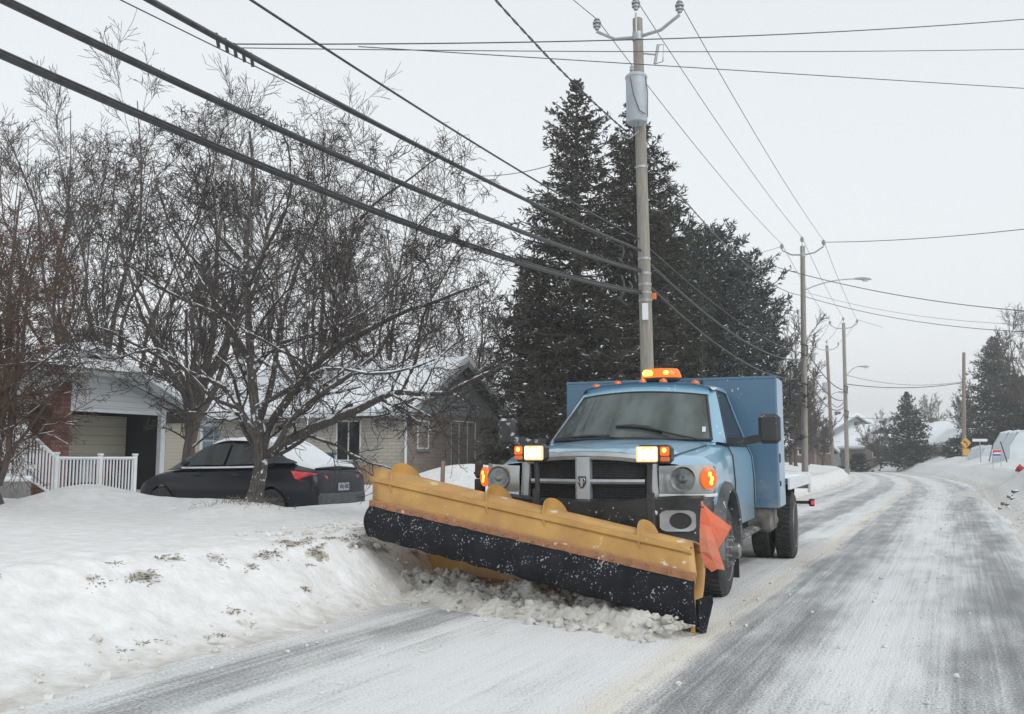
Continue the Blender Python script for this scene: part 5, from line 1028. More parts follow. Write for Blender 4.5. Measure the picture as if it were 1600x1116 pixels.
m2 = mat('thrown_snow', (.74, .75, .74), .85, col2=(.58, .56, .52), scale=4, bump=.6, bscale=24)
o = link(npmesh('thrown_snow', *join(parts)), 'thrown_snow', m2, None, True, 50); tag(o, kind='stuff')
# dead grass and weeds poking through at the crest of the bank and round the tree foot
mg = mat('dead_grass', (.26, .22, .16), .9, col2=(.14, .115, .085), scale=20)
pp = []
for (cx_, cy_, rx_, ry_) in CL:
    for k_ in range(int(14 + 500 * rx_ * ry_ * 10)):
        x, yy = cx_ + rng.normal() * rx_ * .5, cy_ + rng.normal() * ry_ * .5; z = Hs(x, yy); d_ = rng.normal(size=3); d_[2] = abs(d_[2]) * .6; d_[0] += .4; d_ /= np.linalg.norm(d_); l_ = rng.uniform(.012, .04)
        pp.append(np.array([[x, yy, z - .006], [x, yy, z - .006] + d_ * l_ * .6, [x, yy, z - .008] + d_ * l_ * np.array([1.2, 1.1, .5])]))
for _ in range(120):
    x, yy = b0.x + rng.normal() * .28, b0.y + rng.normal() * .22 - .1; z = Hs(x, yy); d_ = np.array([rng.normal() * .5, rng.normal() * .5, 1.]); l_ = rng.uniform(.04, .13); pp.append(np.array([[x, yy, z - .01], [x, yy, z] + d_ * l_ * .5, [x, yy, z] + d_ * np.array([1.5, 1.5, .8]) * l_]))
pp = np.array(pp); o = link(npmesh('dead_grass', *tubes(pp, np.tile([.0035, .0028, .0015], (len(pp), 1)), 3)), 'dead_grass', mg); tag(o, kind='stuff')

# ------------------------------------------------------------------ houses
br_red = brick('brick_red', (.17, .055, .045), (.12, .04, .035), (.16, .13, .12))
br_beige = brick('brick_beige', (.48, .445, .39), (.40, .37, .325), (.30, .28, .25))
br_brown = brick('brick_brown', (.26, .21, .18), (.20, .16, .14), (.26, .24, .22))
sd_white = siding('siding_white', (.58, .61, .63)); sd_grey = siding('siding_grey', (.33, .37, .38)); sd_beige = siding('siding_beige', (.46, .42, .34)); sd_green = siding('siding_green', (.35, .42, .42)); sd_brown = siding('siding_brown', (.13, .095, .08)); sd_door = siding('siding_garage_door', (.40, .375, .30), .24)
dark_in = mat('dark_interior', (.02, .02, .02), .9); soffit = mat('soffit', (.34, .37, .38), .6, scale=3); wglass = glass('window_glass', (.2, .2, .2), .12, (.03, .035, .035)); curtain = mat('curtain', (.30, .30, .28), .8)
conc = mat('concrete', (.27, .27, .26), .9, col2=(.2, .2, .195), scale=6, bump=.3); card = mat('cardboard', (.33, .22, .13), .8); roofm = mat('roof_shingle', (.07, .065, .06), .9)
def window(par, Mx, x, z, w, h, mullions=1, fr=None, wd=.05, blind=False, sill=True):
    """window on the face y=0 of Mx (looking along -y), lower left corner x,z"""
    f = MB(); d = .05
    f.box((x + w / 2, -.01, z + h - wd / 2), (w + wd * .5, d, wd), Mx); f.box((x + w / 2, -.01, z + wd / 2), (w + wd * .5, d, wd), Mx)
    for xx in (x + wd / 2, x + w - wd / 2): f.box((xx, -.01, z + h / 2), (wd, d, h - 2 * wd), Mx)
    for k_ in range(mullions): f.box((x + w * (k_ + 1) / (mullions + 1), -.006, z + h / 2), (wd * .8, d * .8, h - 2 * wd), Mx)
    wi = f.build('window', fr or M['white'], par)
    f = MB(); f.box((x + w / 2, -.001, z + h / 2), (w - wd, .008, h - wd), Mx); f.build('pane', wglass, wi)
    if sill: f = MB(); f.box((x + w / 2, -.03, z - .05), (w + .14, .10, .06), Mx); f.build('sill', conc, wi)
    return wi
def gable_house(name, label, cat, o, rz, Lx, Ly, eave, rise, wall, gable, over=.35, snow=.16, ridge='x', wm=None):
    """box x 0..Lx, y 0..Ly from corner o; ridge along x: gables at both x ends"""
    root = empty(name, o, rz, label, cat); f = MB()
    if ridge == 'x':
        f.box((Lx / 2, Ly / 2, eave / 2 - .3), (Lx, Ly, eave + .6)); f.build('wall', wall, root)
        f = MB()
        for x in (0, Lx): f = MB(); f.prism([(0, eave), (Ly, eave), (Ly / 2, eave + rise)], 'x', x - (.06 if x else .004), x + (.004 if x else .06)); f.build('gable', gable, root)
        pr = lambda t, k: [(-over, eave - over * rise * 2 / Ly + t), (Ly / 2, eave + rise + t), (Ly + over, eave - over * rise * 2 / Ly + t)]
        a, b = pr(.06, 0), pr(.20, 0); f = MB(); f.prism(a + b[::-1], 'x', -over, Lx + over); f.build('roof', roofm, root)
        f = MB()
        for x in (-over - .02, Lx + over): f.prism(pr(.0, 0) + pr(.19, 0)[::-1], 'x', x, x + .02)
        for y in (-over - .02, Ly + over): f.box((Lx / 2, y + .01, eave - over * rise * 2 / Ly + .11), (Lx + 2 * over, .02, .16))
        f.build('fascia', soffit, root)
        if snow:
            f = MB(); n_ = 26; xs_ = np.linspace(-over - .03, Lx + over + .03, n_); sec_ = []
            for i, x in enumerate(xs_):
                w_ = .03 * math.sin(i * 1.7) + .02 * math.sin(i * 3.1); q = pr(.20, 0)
                sec_.append([(x, q[0][0] - .03, q[0][1]), (x, q[0][0] - .05, q[0][1] + snow * .7 + w_), (x, q[0][0] + .3, q[0][1] + snow + .3 * rise * 2 / Ly), (x, Ly / 2 - .1, q[1][1] + snow), (x, Ly / 2 + .1, q[1][1] + snow), (x, q[2][0] - .3, q[2][1] + snow + .3 * rise * 2 / Ly), (x, q[2][0] + .05, q[2][1] + snow * .7 + w_), (x, q[2][0] + .03, q[2][1]), (x, q[1][0], q[1][1])])
            f.loft(sec_, True, None, True); f.build('roof_snow', M['snow'], root, True, 50)
    return root
# beige brick house, gable toward the road
hc = at_d(632, 742, 30); hx = hc.x; hy = hc.y; hz = .35
hr = gable_house('brick_house', 'beige brick bungalow with pale gable, white downspout and snowy roof, behind the black car', 'house', (hx - 7.8, hy, hz), 0, 7.8, 6.9, 2.35, 1.75, br_beige, sd_grey, over=.45)
Lf = Matrix.Identity(4); Gf = Matrix.Translation((7.8, 0, 0)) @ Matrix.Rotation(R(90), 4, 'Z')     # local: front face (-y) ; gable face (+x)
px2x = lambda px_: (at_seg(px_, Vector((hx - 20, hy, 0)), Vector((hx, hy, 0))).x - (hx - 7.8)); px2y = lambda px_: at_seg(px_, Vector((hx, hy, 0)), Vector((hx, hy + 12, 0))).y - hy
x0_, x1_ = px2x(525), px2x(564); window(hr, Lf, x0_, .75, x1_ - x0_, 1.35, 1)
y0_, y1_ = px2y(651), px2y(669); window(hr, Gf, y0_, 1.15, y1_ - y0_, .95, 0)
y0_, y1_ = px2y(703), px2y(742); w_ = window(hr, Gf, y0_, .18, y1_ - y0_, 2.0, 2, sill=False)
f = MB(); f.box((y0_ - .12, -.02, 1.2), (.22, .05, 2.0), Gf); f.build('shutter', br_brown, hr)
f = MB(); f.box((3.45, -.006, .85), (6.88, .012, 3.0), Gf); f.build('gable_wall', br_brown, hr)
f = MB(); f.tube([(7.7, -.42, 2.2), (8.05, -.42, 2.12), (7.88, -.08, 1.75), (7.88, -.07, -.1)], .045, 8); f.box((3.9, -.50, 2.24), (8.4, .10, .10), None, .01); f.build('downspout', M['white'], hr, True, 30)
f = MB(); f.box((2.2, -.05, 1.9), (.16, .1, .3), None, .02); f.build('wall_lamp', M['black'], hr)
f = MB(); q = at_d(576, 733, 28.6); f.box((0, 0, .3), (.62, .5, .62), None, .01); o = f.build('cardboard_box', card); o.location = (q.x, q.y, Hs(q.x, q.y) + .0); tag(o, 'brown cardboard box standing against the beige brick wall', 'box')
f = MB(); f.box((.0, 0, .25), (.9, .5, .55), None, .06); f.box((0, 0, .55), (.96, .56, .07), None, .02); o = f.build('recycling_bin', mat('blue_bin', (.03, .08, .20), .5), None, True, 30); q = at_d(497, 712, 27.5); o.location = (q.x, q.y, q.z - .5); tag(o, 'blue bin by the beige brick wall behind the car boot', 'bin')
for i, (px_, py_, dd, h_, lb) in enumerate(((561, 757, 19, .75, 'thin grey marker stake just right of the parked black car'), (691, 738, 9.2, .22, 'short wooden stake tip poking up behind the yellow plow curl'))):
    q = at_d(px_, py_, dd); f = MB(); f.tube([(0, 0, -h_ * .9), (.01, 0, h_ * .5)], .022, 6); o = f.build('stake', M['pole_brown'], None, True); o.location = tuple(q); tag(o, lb, 'stake')
# red brick house peeking between the beige house and the spruces
q = at_d(800, 716, 40); r2 = gable_house('brick_house', 'dark red brick house with snowy roof half hidden behind the spruces', 'house', (q.x - 4.5, q.y, .3), 0, 9, 7, 2.3, 1.9, br_brown, sd_beige, over=.4)
window(r2, Lf, 5.6, .9, .7, 1.1, 0); window(r2, Lf, 2.0, .9, 1.4, 1.1, 1)
# garage with blue door beyond
q = at_d(305, 716, 37); q2 = at_seg(384, Vector((q.x - 5, q.y, 0)), Vector((q.x + 20, q.y, 0))); Lg = q2.x - q.x + 4
g2 = gable_house('garage', 'cream garage with a blue grey door between the bare trees', 'garage', (q.x - 4, q.y, .3), 0, Lg, 6, 2.45, 1.3, sd_beige, sd_beige, over=.35)
x0_ = at_seg(318, Vector((q.x - 5, q.y, 0)), Vector((q.x + 20, q.y, 0))).x - q.x + 4; x1_ = at_seg(365, Vector((q.x - 5, q.y, 0)), Vector((q.x + 20, q.y, 0))).x - q.x + 4
f = MB(); f.box(((x0_ + x1_) / 2, -.01, 1.05), (x1_ - x0_, .05, 2.1)); f.build('garage_door', mat('blue_grey_door', (.17, .24, .30), .6, scale=4), g2); 
f = MB()
for k_ in range(1, 4): f.box(((x0_ + x1_) / 2, -.037, 2.1 * k_ / 4), (x1_ - x0_, .006, .03))
for k_ in range(1, 3): f.box((x0_ + (x1_ - x0_) * k_ / 3, -.034, 1.05), (.03, .005, 2.1))
for xx in (x0_ - .08, x1_ + .08): f.box((xx, -.04, 1.08), (.14, .08, 2.2))
f.box(((x0_ + x1_) / 2, -.04, 2.2), (x1_ - x0_ + .3, .08, .14)); f.build('door_frame', M['white'], g2)

# house with porch and open garage, faces the road (+x)
XF = -19.0; Pf = lambda px_, X_=XF: at_X(px_, HOR, X_).y
yA, yB = Pf(103), Pf(250); HA = empty('porch_house', (XF, Pf(75), .1), 0, 'red brick house with white framed windows and open white gabled garage at left edge', 'house'); ya, yb = yA - Pf(75), yB - Pf(75)
Wf = Matrix.Rotation(R(90), 4, 'Z')        # face looking +x: local x along +y
zt = lambda px_, py_, X_=XF: at_X(px_, py_, X_).z - .1
ye = Pf(262) - Pf(75); f = MB()
hd_ = 2.34
f.box((-.08, yb + .09, 1.1), (.14, .16, 2.7)); f.build('garage_post', M['white'], HA)
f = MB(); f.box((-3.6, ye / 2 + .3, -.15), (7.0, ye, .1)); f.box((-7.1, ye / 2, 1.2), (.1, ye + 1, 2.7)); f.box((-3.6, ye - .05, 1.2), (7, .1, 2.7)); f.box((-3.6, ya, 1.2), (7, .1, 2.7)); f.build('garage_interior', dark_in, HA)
yp = ya + .3; f = MB(); wG = ye - yp
f.prism([(yp - wG * .9, hd_), (ye + .1, hd_), (ye + .1, hd_ + .05), (yp - .1, hd_ + 1.15), (yp - wG * .9, hd_ + .6)], 'x', -.14, .02); f.build('gable', sd_white, HA)
f = MB(); sl2 = 1.15 / (ye - yp + .2)
rp_ = [(ye + .75, hd_ - .28), (yp - .1, hd_ + 1.25), (yp - .1 - wG * 1.1, hd_ + 1.25 - sl2 * wG * 1.1)]
f.prism(rp_ + [(a, b + .14) for a, b in rp_[::-1]], 'x', -7.4, .55); f.build('roof', roofm, HA)
f = MB(); f.prism([(a, b - .03) for a, b in rp_] + [(a, b + .15) for a, b in rp_[::-1]], 'x', .552, .58); f.prism([(ye + .12, hd_ + .0), (ye + .7, hd_ - .3), (ye + .7, hd_ - .24), (yp, hd_ + 1.14), (yp, hd_ + .92)], 'x', .05, .54); f.build('fascia', soffit, HA)
f = MB(); sec_ = []
for i in range(20):
    x = -7.45 + 8.08 * i / 19; w_ = .03 * math.sin(i * 2.1); q = [(a, b + .15) for a, b in rp_]
    sec_.append([(x, q[0][0] + .03, q[0][1]), (x, q[0][0] + .04, q[0][1] + .14 + w_), (x, q[0][0] - .3, q[0][1] + .16 + .3 * sl2), (x, q[1][0], q[1][1] + .14), (x, q[2][0], q[2][1] + .16), (x, q[2][0], q[2][1]), (x, q[1][0], q[1][1])])
f.loft(sec_, True, None, True); f.build('roof_snow', M['snow'], HA, True, 50)
z0_, z1_ = 2.0, 1.0
f = MB(); f.box((-1.3, (ya + yb) / 2, (zt(180, 660) + zt(180, 699)) / 2), (.05, yb - ya, 1.05), Matrix.Identity(4)); f.build('garage_door', sd_door, HA)
f = MB(); f.box((-.10, (ya + yb) / 2, hd_ - .05), (.12, yb - ya, .12)); f.build('lintel', M['white'], HA)
f = MB(); f.box((-.4, ya / 2, 1.2), (.95, ya, 3.4)); f.build('brick_pier', br_red, HA)
# main wall to the left of the pier with two tall white windows and big roof above
f = MB(); f.box((-3.9, -3.5, 1.3), (7.0, 6.96, 3.4)); f.build('wall', br_red, HA)
Wm = Matrix.Translation((-.40, 0, 0)) @ Wf
for (pa, pb) in ((3, 28), (33, 72), (-60, -8)):
    a_, b_ = Pf(pa, XF - .4) - Pf(75), Pf(pb, XF - .4) - Pf(75); window(HA, Wm, a_, .85, b_ - a_, 2.0, 0, wd=.10)
f = MB(); f.prism([(-8.5, 3.05), (-8.5, 3.2), (ya + 1.2, 3.2), (ya + 1.2, 3.05)], 'x', -8.0, .75); f.build('eave', soffit, HA)
f = MB(); f.loft([[(.8, y, 3.2), (.8, y, 3.36 + .03 * math.sin(y * 3)), (.4, y, 3.5), (-3.6, y, 4.2), (-8, y, 3.3)] for y in np.linspace(-8.5, ya + 1.25, 14)], False, None, True); f.build('roof_snow', M['snow'], HA, True, 50)
# items inside the garage
for (px_, py_, h_, col_, lb, ct) in ((147, 738, .5, (.45, .04, .04), 'red crate seen between the railing bars in the open garage', 'crate'), (128, 735, .62, (.5, .53, .55), 'pale grey tub beside the red crate in the open garage', 'tub')):
    q = at_X(px_, py_, XF - 1.9); f = MB(); f.loft([[(a * (.24 + .05 * t), b * (.2 + .05 * t), h_ * (t - .5)) for a, b in ((-1, -1), (1, -1), (1, 1), (-1, 1))] for t in (0, .9)], True, None, True); f.box((0, 0, h_ * .42), (.64, .54, .05), None, .01); o = f.build(ct, mat(ct + '_paint', col_, .5), None); o.location = tuple(q); tag(o, lb, ct)
# porch with slab and white railing
XR = -15.6; Pr = lambda px_: at_X(px_, HOR, XR).y
RA = empty('porch_railing', (XR, Pr(90), .3), 0, 'white metal balustrade stepping down from the brick porch beside the open garage', 'railing'); ry = lambda px_: Pr(px_) - Pr(90); rz = lambda px_, py_: at_X(px_, py_, XR).z - .3
def rail_run(pa, ta, ba, pb, tb, bb_, nb_, parent):
    ya_, yb_ = ry(pa), ry(pb); za, zb_, wa, wb = rz(pa, ta), rz(pb, tb), rz(pa, ba), rz(pb, bb_)
    f = MB(); f.tube([(0, ya_, za), (0, yb_, zb_)], .035, 6); f.tube([(0, ya_, wa), (0, yb_, wb)], .025, 6); f.build('handrail', M['white'], parent, True, 30)
    for i in range(1, nb_):
        t = i / nb_; y = lerp(ya_, yb_, t); f = MB(); f.box((0, y, (lerp(za, zb_, t) + lerp(wa, wb, t)) / 2), (.022, .026, lerp(za, zb_, t) - lerp(wa, wb, t))); f.build('baluster', M['white'], parent)
rail_run(-70, 668, 740, 36, 669, 742, 16, RA); rail_run(36, 669, 742, 88, 716, 775, 10, RA); rail_run(88, 716, 775, 212, 716, 775, 24, RA)
for (p_, a_, b_) in ((-15, 664, 755), (36, 662, 760), (88, 710, 790), (157, 712, 790), (211, 712, 790)):
    f = MB(); za, zb_ = rz(p_, a_), rz(p_, b_); f.box((0, ry(p_), (za + zb_) / 2), (.075, .075, za - zb_), None, .008); f.box((0, ry(p_), za + .02), (.10, .10, .04), None, .01); f.build('post', M['white'], RA)
f = MB(); q = at_X(44, 752, XR); f.box((-1.6, -3, -.35), (3.3, 6, .7), None, .01); po = f.build('porch_slab', conc); po.location = (XR + .05, q.y, q.z); tag(po, 'raised grey concrete porch slab with snow on top under the white balustrade', 'porch')
f = MB(); f.loft([[(-3.2, y, .0), (-3.2, y, .09), (-.02, y, .10 + .01 * math.sin(y * 4)), (.03, y, .05), (.02, y, -.02)] for y in np.linspace(-6, .03, 14)], False, None, True); f.build('snow_cap', M['snow'], po, True, 50)

# ------------------------------------------------------------------ parked black saloon
carp = mat('black_car_paint', (.006, .008, .013), .3, col2=(.010, .013, .02), scale=2, coat=.15, spec=.35, spk=.30, spkscale=12)
def sedan(label, rear, rz, paint, zoff=0, detail=True, group=None, snowy=.09):
    """local: x forward from rear bumper, y left, z up, 4.5 m long; faces +x"""
    root = empty('parked_car', rear, rz, label, 'car', group)
    Lc = 4.5; st = [(0, .58, .42, .68), (.04, .72, .30, .86), (.25, .82, .24, .965), (.7, .87, .22, 1.02), (1.4, .88, .20, .98), (2.6, .88, .20, .95), (3.3, .87, .20, .93), (3.9, .84, .22, .85), (4.3, .74, .26, .70), (4.5, .50, .34, .55)]
    f = MB(); S_ = []
    for (x, w, zb, zt_) in [tuple(catmull(st, 31)[i]) for i in range(31)]:
        arch = max((math.sqrt(max(0, .355 ** 2 - (x - c_) ** 2)) + .33) if abs(x - c_) < .355 else 0 for c_ in (.95, 3.62)); zb2 = max(zb, arch); h_ = zt_ - zb
        half = [(w * .80, zb2), (w * .97, max(zb + h_ * .12, zb2)), (w, max(zb + h_ * .45, zb2)), (w * .99, max(zb + h_ * .72, zb2 + .002)), (w * .93, zb + h_ * .93), (w * .80, zt_), (w * .4, zt_ + .02), (0, zt_ + .03)]
        S_.append([(x, a, b) for a, b in half] + [(x, -a, b) for a, b in half[-2::-1]])
    f.loft(S_, False, None, True); bd = f.build('body', paint, root, True, 40)
    gh = [(.55, .66, 1.05, 1.06), (.95, .64, 1.05, 1.20), (1.35, .62, 1.0, 1.36), (1.8, .60, .99, 1.42), (2.3, .60, .98, 1.43), (2.75, .61, .97, 1.36), (3.15, .65, .96, 1.18), (3.55, .68, .93, .96)]
    f = MB(); f.loft([[(x, s_ * (wt + (.80 - wt) * (1 - t)), lerp(zb, zt_, t)) for (s_, t) in ((1, 0), (1, .5), (1, .9))] + [(x, wt * .75, zt_ + .012), (x, 0, zt_ + .02), (x, -wt * .75, zt_ + .012)] + [(x, s_ * (wt + (.80 - wt) * (1 - t)), lerp(zb, zt_, t)) for (s_, t) in ((-1, .9), (-1, .5), (-1, 0))] for (x, wt, zb, zt_) in gh], False, None, True)
    f.build('roof', paint, root, True, 40)
    if not detail: 
        f = MB(); f.loft([[(x, y, zt_ + .02 + .07 * (1 - (y / .7) ** 2)) for y in np.linspace(-.66, .66, 7)] for (x, wt, zb, zt_) in gh]); f.build('snow', M['snow'], root, True)
    for s_ in (1, -1):
        f = MB(); wq = lambda x, z_, k=0.: (x, s_ * (.815 - .19 * max(0, (z_ - 1.0) / .4) + .012), z_)
        f.add([wq(1.28, 1.04), wq(1.52, 1.30), wq(2.02, 1.37), wq(2.05, 1.02)], [(0, 1, 2, 3)]); f.build('side_window', wglass, root)
        f = MB(); f.add([wq(2.12, 1.02), wq(2.1, 1.37), wq(2.5, 1.36), wq(2.80, 1.25), wq(3.18, 1.01)], [(0, 1, 2, 3, 4)]); f.build('side_window', wglass, root)
        if detail:
            f = MB(); f.box((2.9, s_ * .98, 1.05), (.12, .16, .12), None, .04); f.build('wing_mirror', paint, root, True, 30)
            for x in (1.75, 2.75): f = MB(); f.box((x, s_ * .885, .85), (.17, .02, .03), None, .008); f.build('door_handle', paint, root)
            f = MB(); f.tube([(1.2, s_ * .86, .99), (2.1, s_ * .872, .975), (3.1, s_ * .865, .965)], .017, 5); f.build('window_snow', M['snow'], root, True)
        for c_ in (.95, 3.62):
            f = MB(); Mx_ = Matrix.Translation((c_, s_ * .78, .315)); f.lathe([(-.10, .2), (-.10, .29), (-.07, .315), (.07, .315), (.10, .29), (.10, .2)], 24, Mx_, 'y'); w_ = f.build('wheel', M['rubber'], root, True, 30)
            f = MB(); f.lathe([(s_ * .085, .20), (s_ * .10, .195), (s_ * .07, .15), (s_ * .09, .05), (s_ * .095, .01)], 16, Mx_, 'y'); f.build('rim', M['steel'], w_, True, 30)
        if detail:
            f = MB(); f.add([(-.0 + a, s_ * b, c_) for a, b, c_ in ((.04, .44, .84), (.05, .44, .72), (.08, .72, .70), (.42, .872, .80), (.52, .865, .93), (.16, .77, .90))] + [(a + .05, s_ * (b - .06), c_) for a, b, c_ in ((.04, .44, .84), (.05, .44, .72), (.08, .72, .70), (.42, .872, .80), (.52, .865, .93), (.16, .77, .90))], [(0, 1, 2, 3, 4, 5), (11, 10, 9, 8, 7, 6)] + [(i, (i + 1) % 6, 6 + (i + 1) % 6, 6 + i) for i in range(6)])
            for v_ in range(len(f.v)): x_, y_, z_ = f.v[v_]; f.v[v_] = (x_ - .035, y_ + s_ * .012, z_)
            f.build('tail_light', mat('tail_lens', (.72, .025, .035), .15, coat=1, col2=(.78, .10, .10), scale=9), root)
    if detail:
        f = MB(); f.box((.015, 0, .46), (.10, 1.36, .22), None, .045); f.build('bumper', mat('bumper_dirty', (.045, .05, .058), .5, col2=(.08, .085, .09), scale=5), root, True, 30)
        f = MB(); f.box((-.005, 0, .66), (.03, .32, .13), None, .005); lp_ = f.build('licence_plate', M['galv'], root)
        f = MB(); [f.box((-.022, dy_, .66), (.006, .025, .06)) for dy_ in (-.11, -.07, -.03, .03, .07, .11)]; f.build('plate_characters', mat('plate_blue', (.07, .10, .2), .5), lp_)
        f = MB(); f.tube([(.16, -.60, .955), (.12, 0, .985), (.16, .60, .955)], .020, 6); f.build('boot_spoiler', paint, root, True)
        f = MB(); f.add([(.70, .60, 1.10), (.70, -.60, 1.10), (1.32, -.55, 1.345), (1.32, .55, 1.345)], [(0, 1, 2, 3)]); f.build('rear_window', wglass, root)
        # settled snow: roof rear, rear window and boot lid
        f = MB(); cs_ = [(.16, .58, .965), (.32, .66, 1.0), (.58, .66, 1.06), (.95, .63, 1.235), (1.35, .60, 1.39), (1.8, .58, 1.445), (2.3, .57, 1.45), (2.7, .50, 1.39)]
        f.loft([[(x, w, z_ - .02)] + [(x, w * a, z_ + snowy * (1 - abs(a) ** 4) * (1 if x < 1.5 else .55) + .012 * math.sin(a * 7 + x * 6)) for a in (.96, .8, .5, .2, 0, -.3, -.6, -.85, -.96)] + [(x, -w, z_ - .02)] for (x, w, z_) in [tuple(catmull(cs_, 22)[i]) for i in range(22)]], False, None, True); f.build('snow', M['snow'], root, True, 50)
    return root
cr = at_d(484, HOR, 14.6); so = sedan('black saloon car with red tail lamp and snow covered boot, parked behind the spreading tree', (cr.x, cr.y + .9, .09), R(180), carp); so.scale = (.885, .93, .98)
q = at_d(1392, HOR, 128); sedan('small dark car parked by the far small spruce', (q.x, q.y, .1), R(150), mat('dark_grey_paint', (.05, .055, .06), .3, coat=.6), detail=False)
q = at_d(1492, HOR, 112); c3 = sedan('car wholly buried in snow at the right of the far bend', (q.x, q.y, -.1), R(170), M['snow'], detail=False)

# ------------------------------------------------------------------ far houses
def far_house(px_, d, label, Lx, Ly, eave, rise, wall, gab, rz, wins=(), cat='house', chim=True, z=None, front=False, **k):
    q = at_d(px_, HOR, d); z = .85 if z is None else z; q = q - Vector((math.cos(rz), math.sin(rz), 0)) * Lx if front else q; h_ = gable_house('house', label, cat, (q.x, q.y, z), rz, Lx, Ly, eave, rise, wall, gab, over=.5, snow=.3, **k)
    for (fc, x, zz, w, hh) in wins: window(h_, Lf if fc == 'f' else Matrix.Translation((Lx, 0, 0)) @ Wf, x, zz, w, hh, 1 if w > 1.3 else 0, wd=.09, sill=False)
    if chim: f = MB(); f.box((Lx * .5, Ly * .5, eave + rise + .35), (.6, .5, .9)); f.box((Lx * .5, Ly * .5, eave + rise + .82), (.7, .6, .08)); f.build('chimney', sd_brown, h_)
    return h_
FR = dict(front=True)
far_house(1258, 98, 'dark brown cottage with steep snowy roof between the second and third poles', 7, 3.0, 1.2, 1.2, sd_brown, sd_brown, R(-62), (('f', 2, .8, 1.2, .9), ('r', 1.5, .8, 1.2, .9)), **FR)
far_house(1236, 84, 'low brown shed with snowy roof just right of the truck box', 4, 2.0, 1.6, .8, sd_brown, sd_brown, R(-70), (('r', .6, .6, .8, .7),), chim=False, **FR)
far_house(1304, 112, 'grey green two storey house with snowy roof behind the third pole', 9, 5.6, 3.7, 1.6, sd_green, sd_green, R(-58), (('f', 1.2, 2.3, 1.2, 1.0), ('f', 4.4, 2.3, 1.2, 1.0), ('f', 6.5, .7, 1.2, 1), ('r', 1.2, 2.2, 1.1, 1.0), ('r', 3.4, 2.2, 1.1, 1.0)), **FR)
far_house(1300, 108, 'snow roofed porch wing in front of the two storey house', 4, 2.6, .8, .9, sd_green, sd_green, R(-58), (('r', .8, .3, 1, .7),), chim=False, **FR)
far_house(1342, 106, 'beige bungalow with long snowy roof behind the round bare tree', 9, 5.2, 2.2, 1.6, sd_beige, sd_brown, R(-55), (('f', 3, .9, 1.4, 1), ('r', 1.8, .9, 1.4, 1.0)), **FR)
far_house(1352, 98, 'low beige garage wing with snow cap in front of the beige bungalow', 5, 3.6, 1.5, .9, br_brown, sd_beige, R(-55), (('r', .8, .4, 1.8, 1.0),), chim=False, **FR)
far_house(1382, 116, 'cream house behind the small bluish spruce', 9, 5.2, 2.6, 1.7, sd_beige, sd_beige, R(-55), (('f', 3, 1, 1.4, 1), ('r', 1.8, 1.2, 1.2, 1.0)), **FR)
far_house(1470, 88, 'brown brick house with wide gable and snowy roof behind the yellow sign', 8, 5.2, 1.7, 1.7, br_brown, sd_beige, R(-50), (('f', 3, .7, 1.4, .8), ('r', 1.9, .7, 1.3, .9)), z=.9, **FR)
far_house(1452, 104, 'second snowy roofed house left of the wide brown gable', 8, 5, 2.0, 1.7, br_brown, sd_beige, R(-50), (('f', 3, .7, 1.4, .8),), z=.9, **FR)
far_house(1500, 82, 'small snowy roofed shed behind the lone right pole', 3, 2.2, 1.7, .8, sd_brown, sd_brown, R(-60), (), chim=False, **FR)
# ------------------------------------------------------------------ things on the right verge
yel = mat('sign_yellow', (.72, .40, .03), .5, col2=(.68, .38, .03), scale=3)
q = at_d(1509, 692, 66); sg = empty('road_sign', (q.x, q.y, Hs(q.x, q.y) - .1), YAW, 'yellow diamond sign with black curved arrow on a post at the right verge', 'road sign'); zc = q.z - sg.location.z
f = MB(); f.cyl((0, .03, 0), (0, .03, zc + .5), .035, 8); f.build('post', M['galv'], sg, True)
f = MB(); f.prism([(-.38, zc), (0, zc - .38), (.38, zc), (0, zc + .38)], 'y', -.012, .0); pn = f.build('panel', yel, sg)
f = MB(); f.prism([(a * .76, zc + b * .76) for a, b in ((.05, -.28), (.14, -.28), (.14, -.02), (.02, .12), (-.08, .14), (-.08, .22), (-.26, .09), (-.08, -.03), (-.08, .05), (.0, .04), (.05, -.04))], 'y', -.02, -.013); f.build('arrow', M['black'], pn)
f = MB(); f.prism([(-.24, zc - .88), (.24, zc - .88), (.24, zc - .42), (-.24, zc - .42)], 'y', -.012, .0); f.build('panel', yel, sg)
q = at_d(1531, 688, 56); ss = empty('street_sign', (q.x, q.y, Hs(q.x, q.y)), YAW, 'small pale street name blade on a thin post right of the yellow sign', 'street sign'); zc = q.z - ss.location.z; f = MB(); f.cyl((0, .02, 0), (0, .02, zc), .03, 8); f.build('post', M['galv'], ss, True); f = MB(); f.box((0, 0, zc), (.9, .02, .16), None, .005); f.build('blade', M['white'], ss)
blue_w = mat('pale_fabric', (.60, .66, .70), .7, col2=(.54, .60, .65), scale=2, bump=.1)
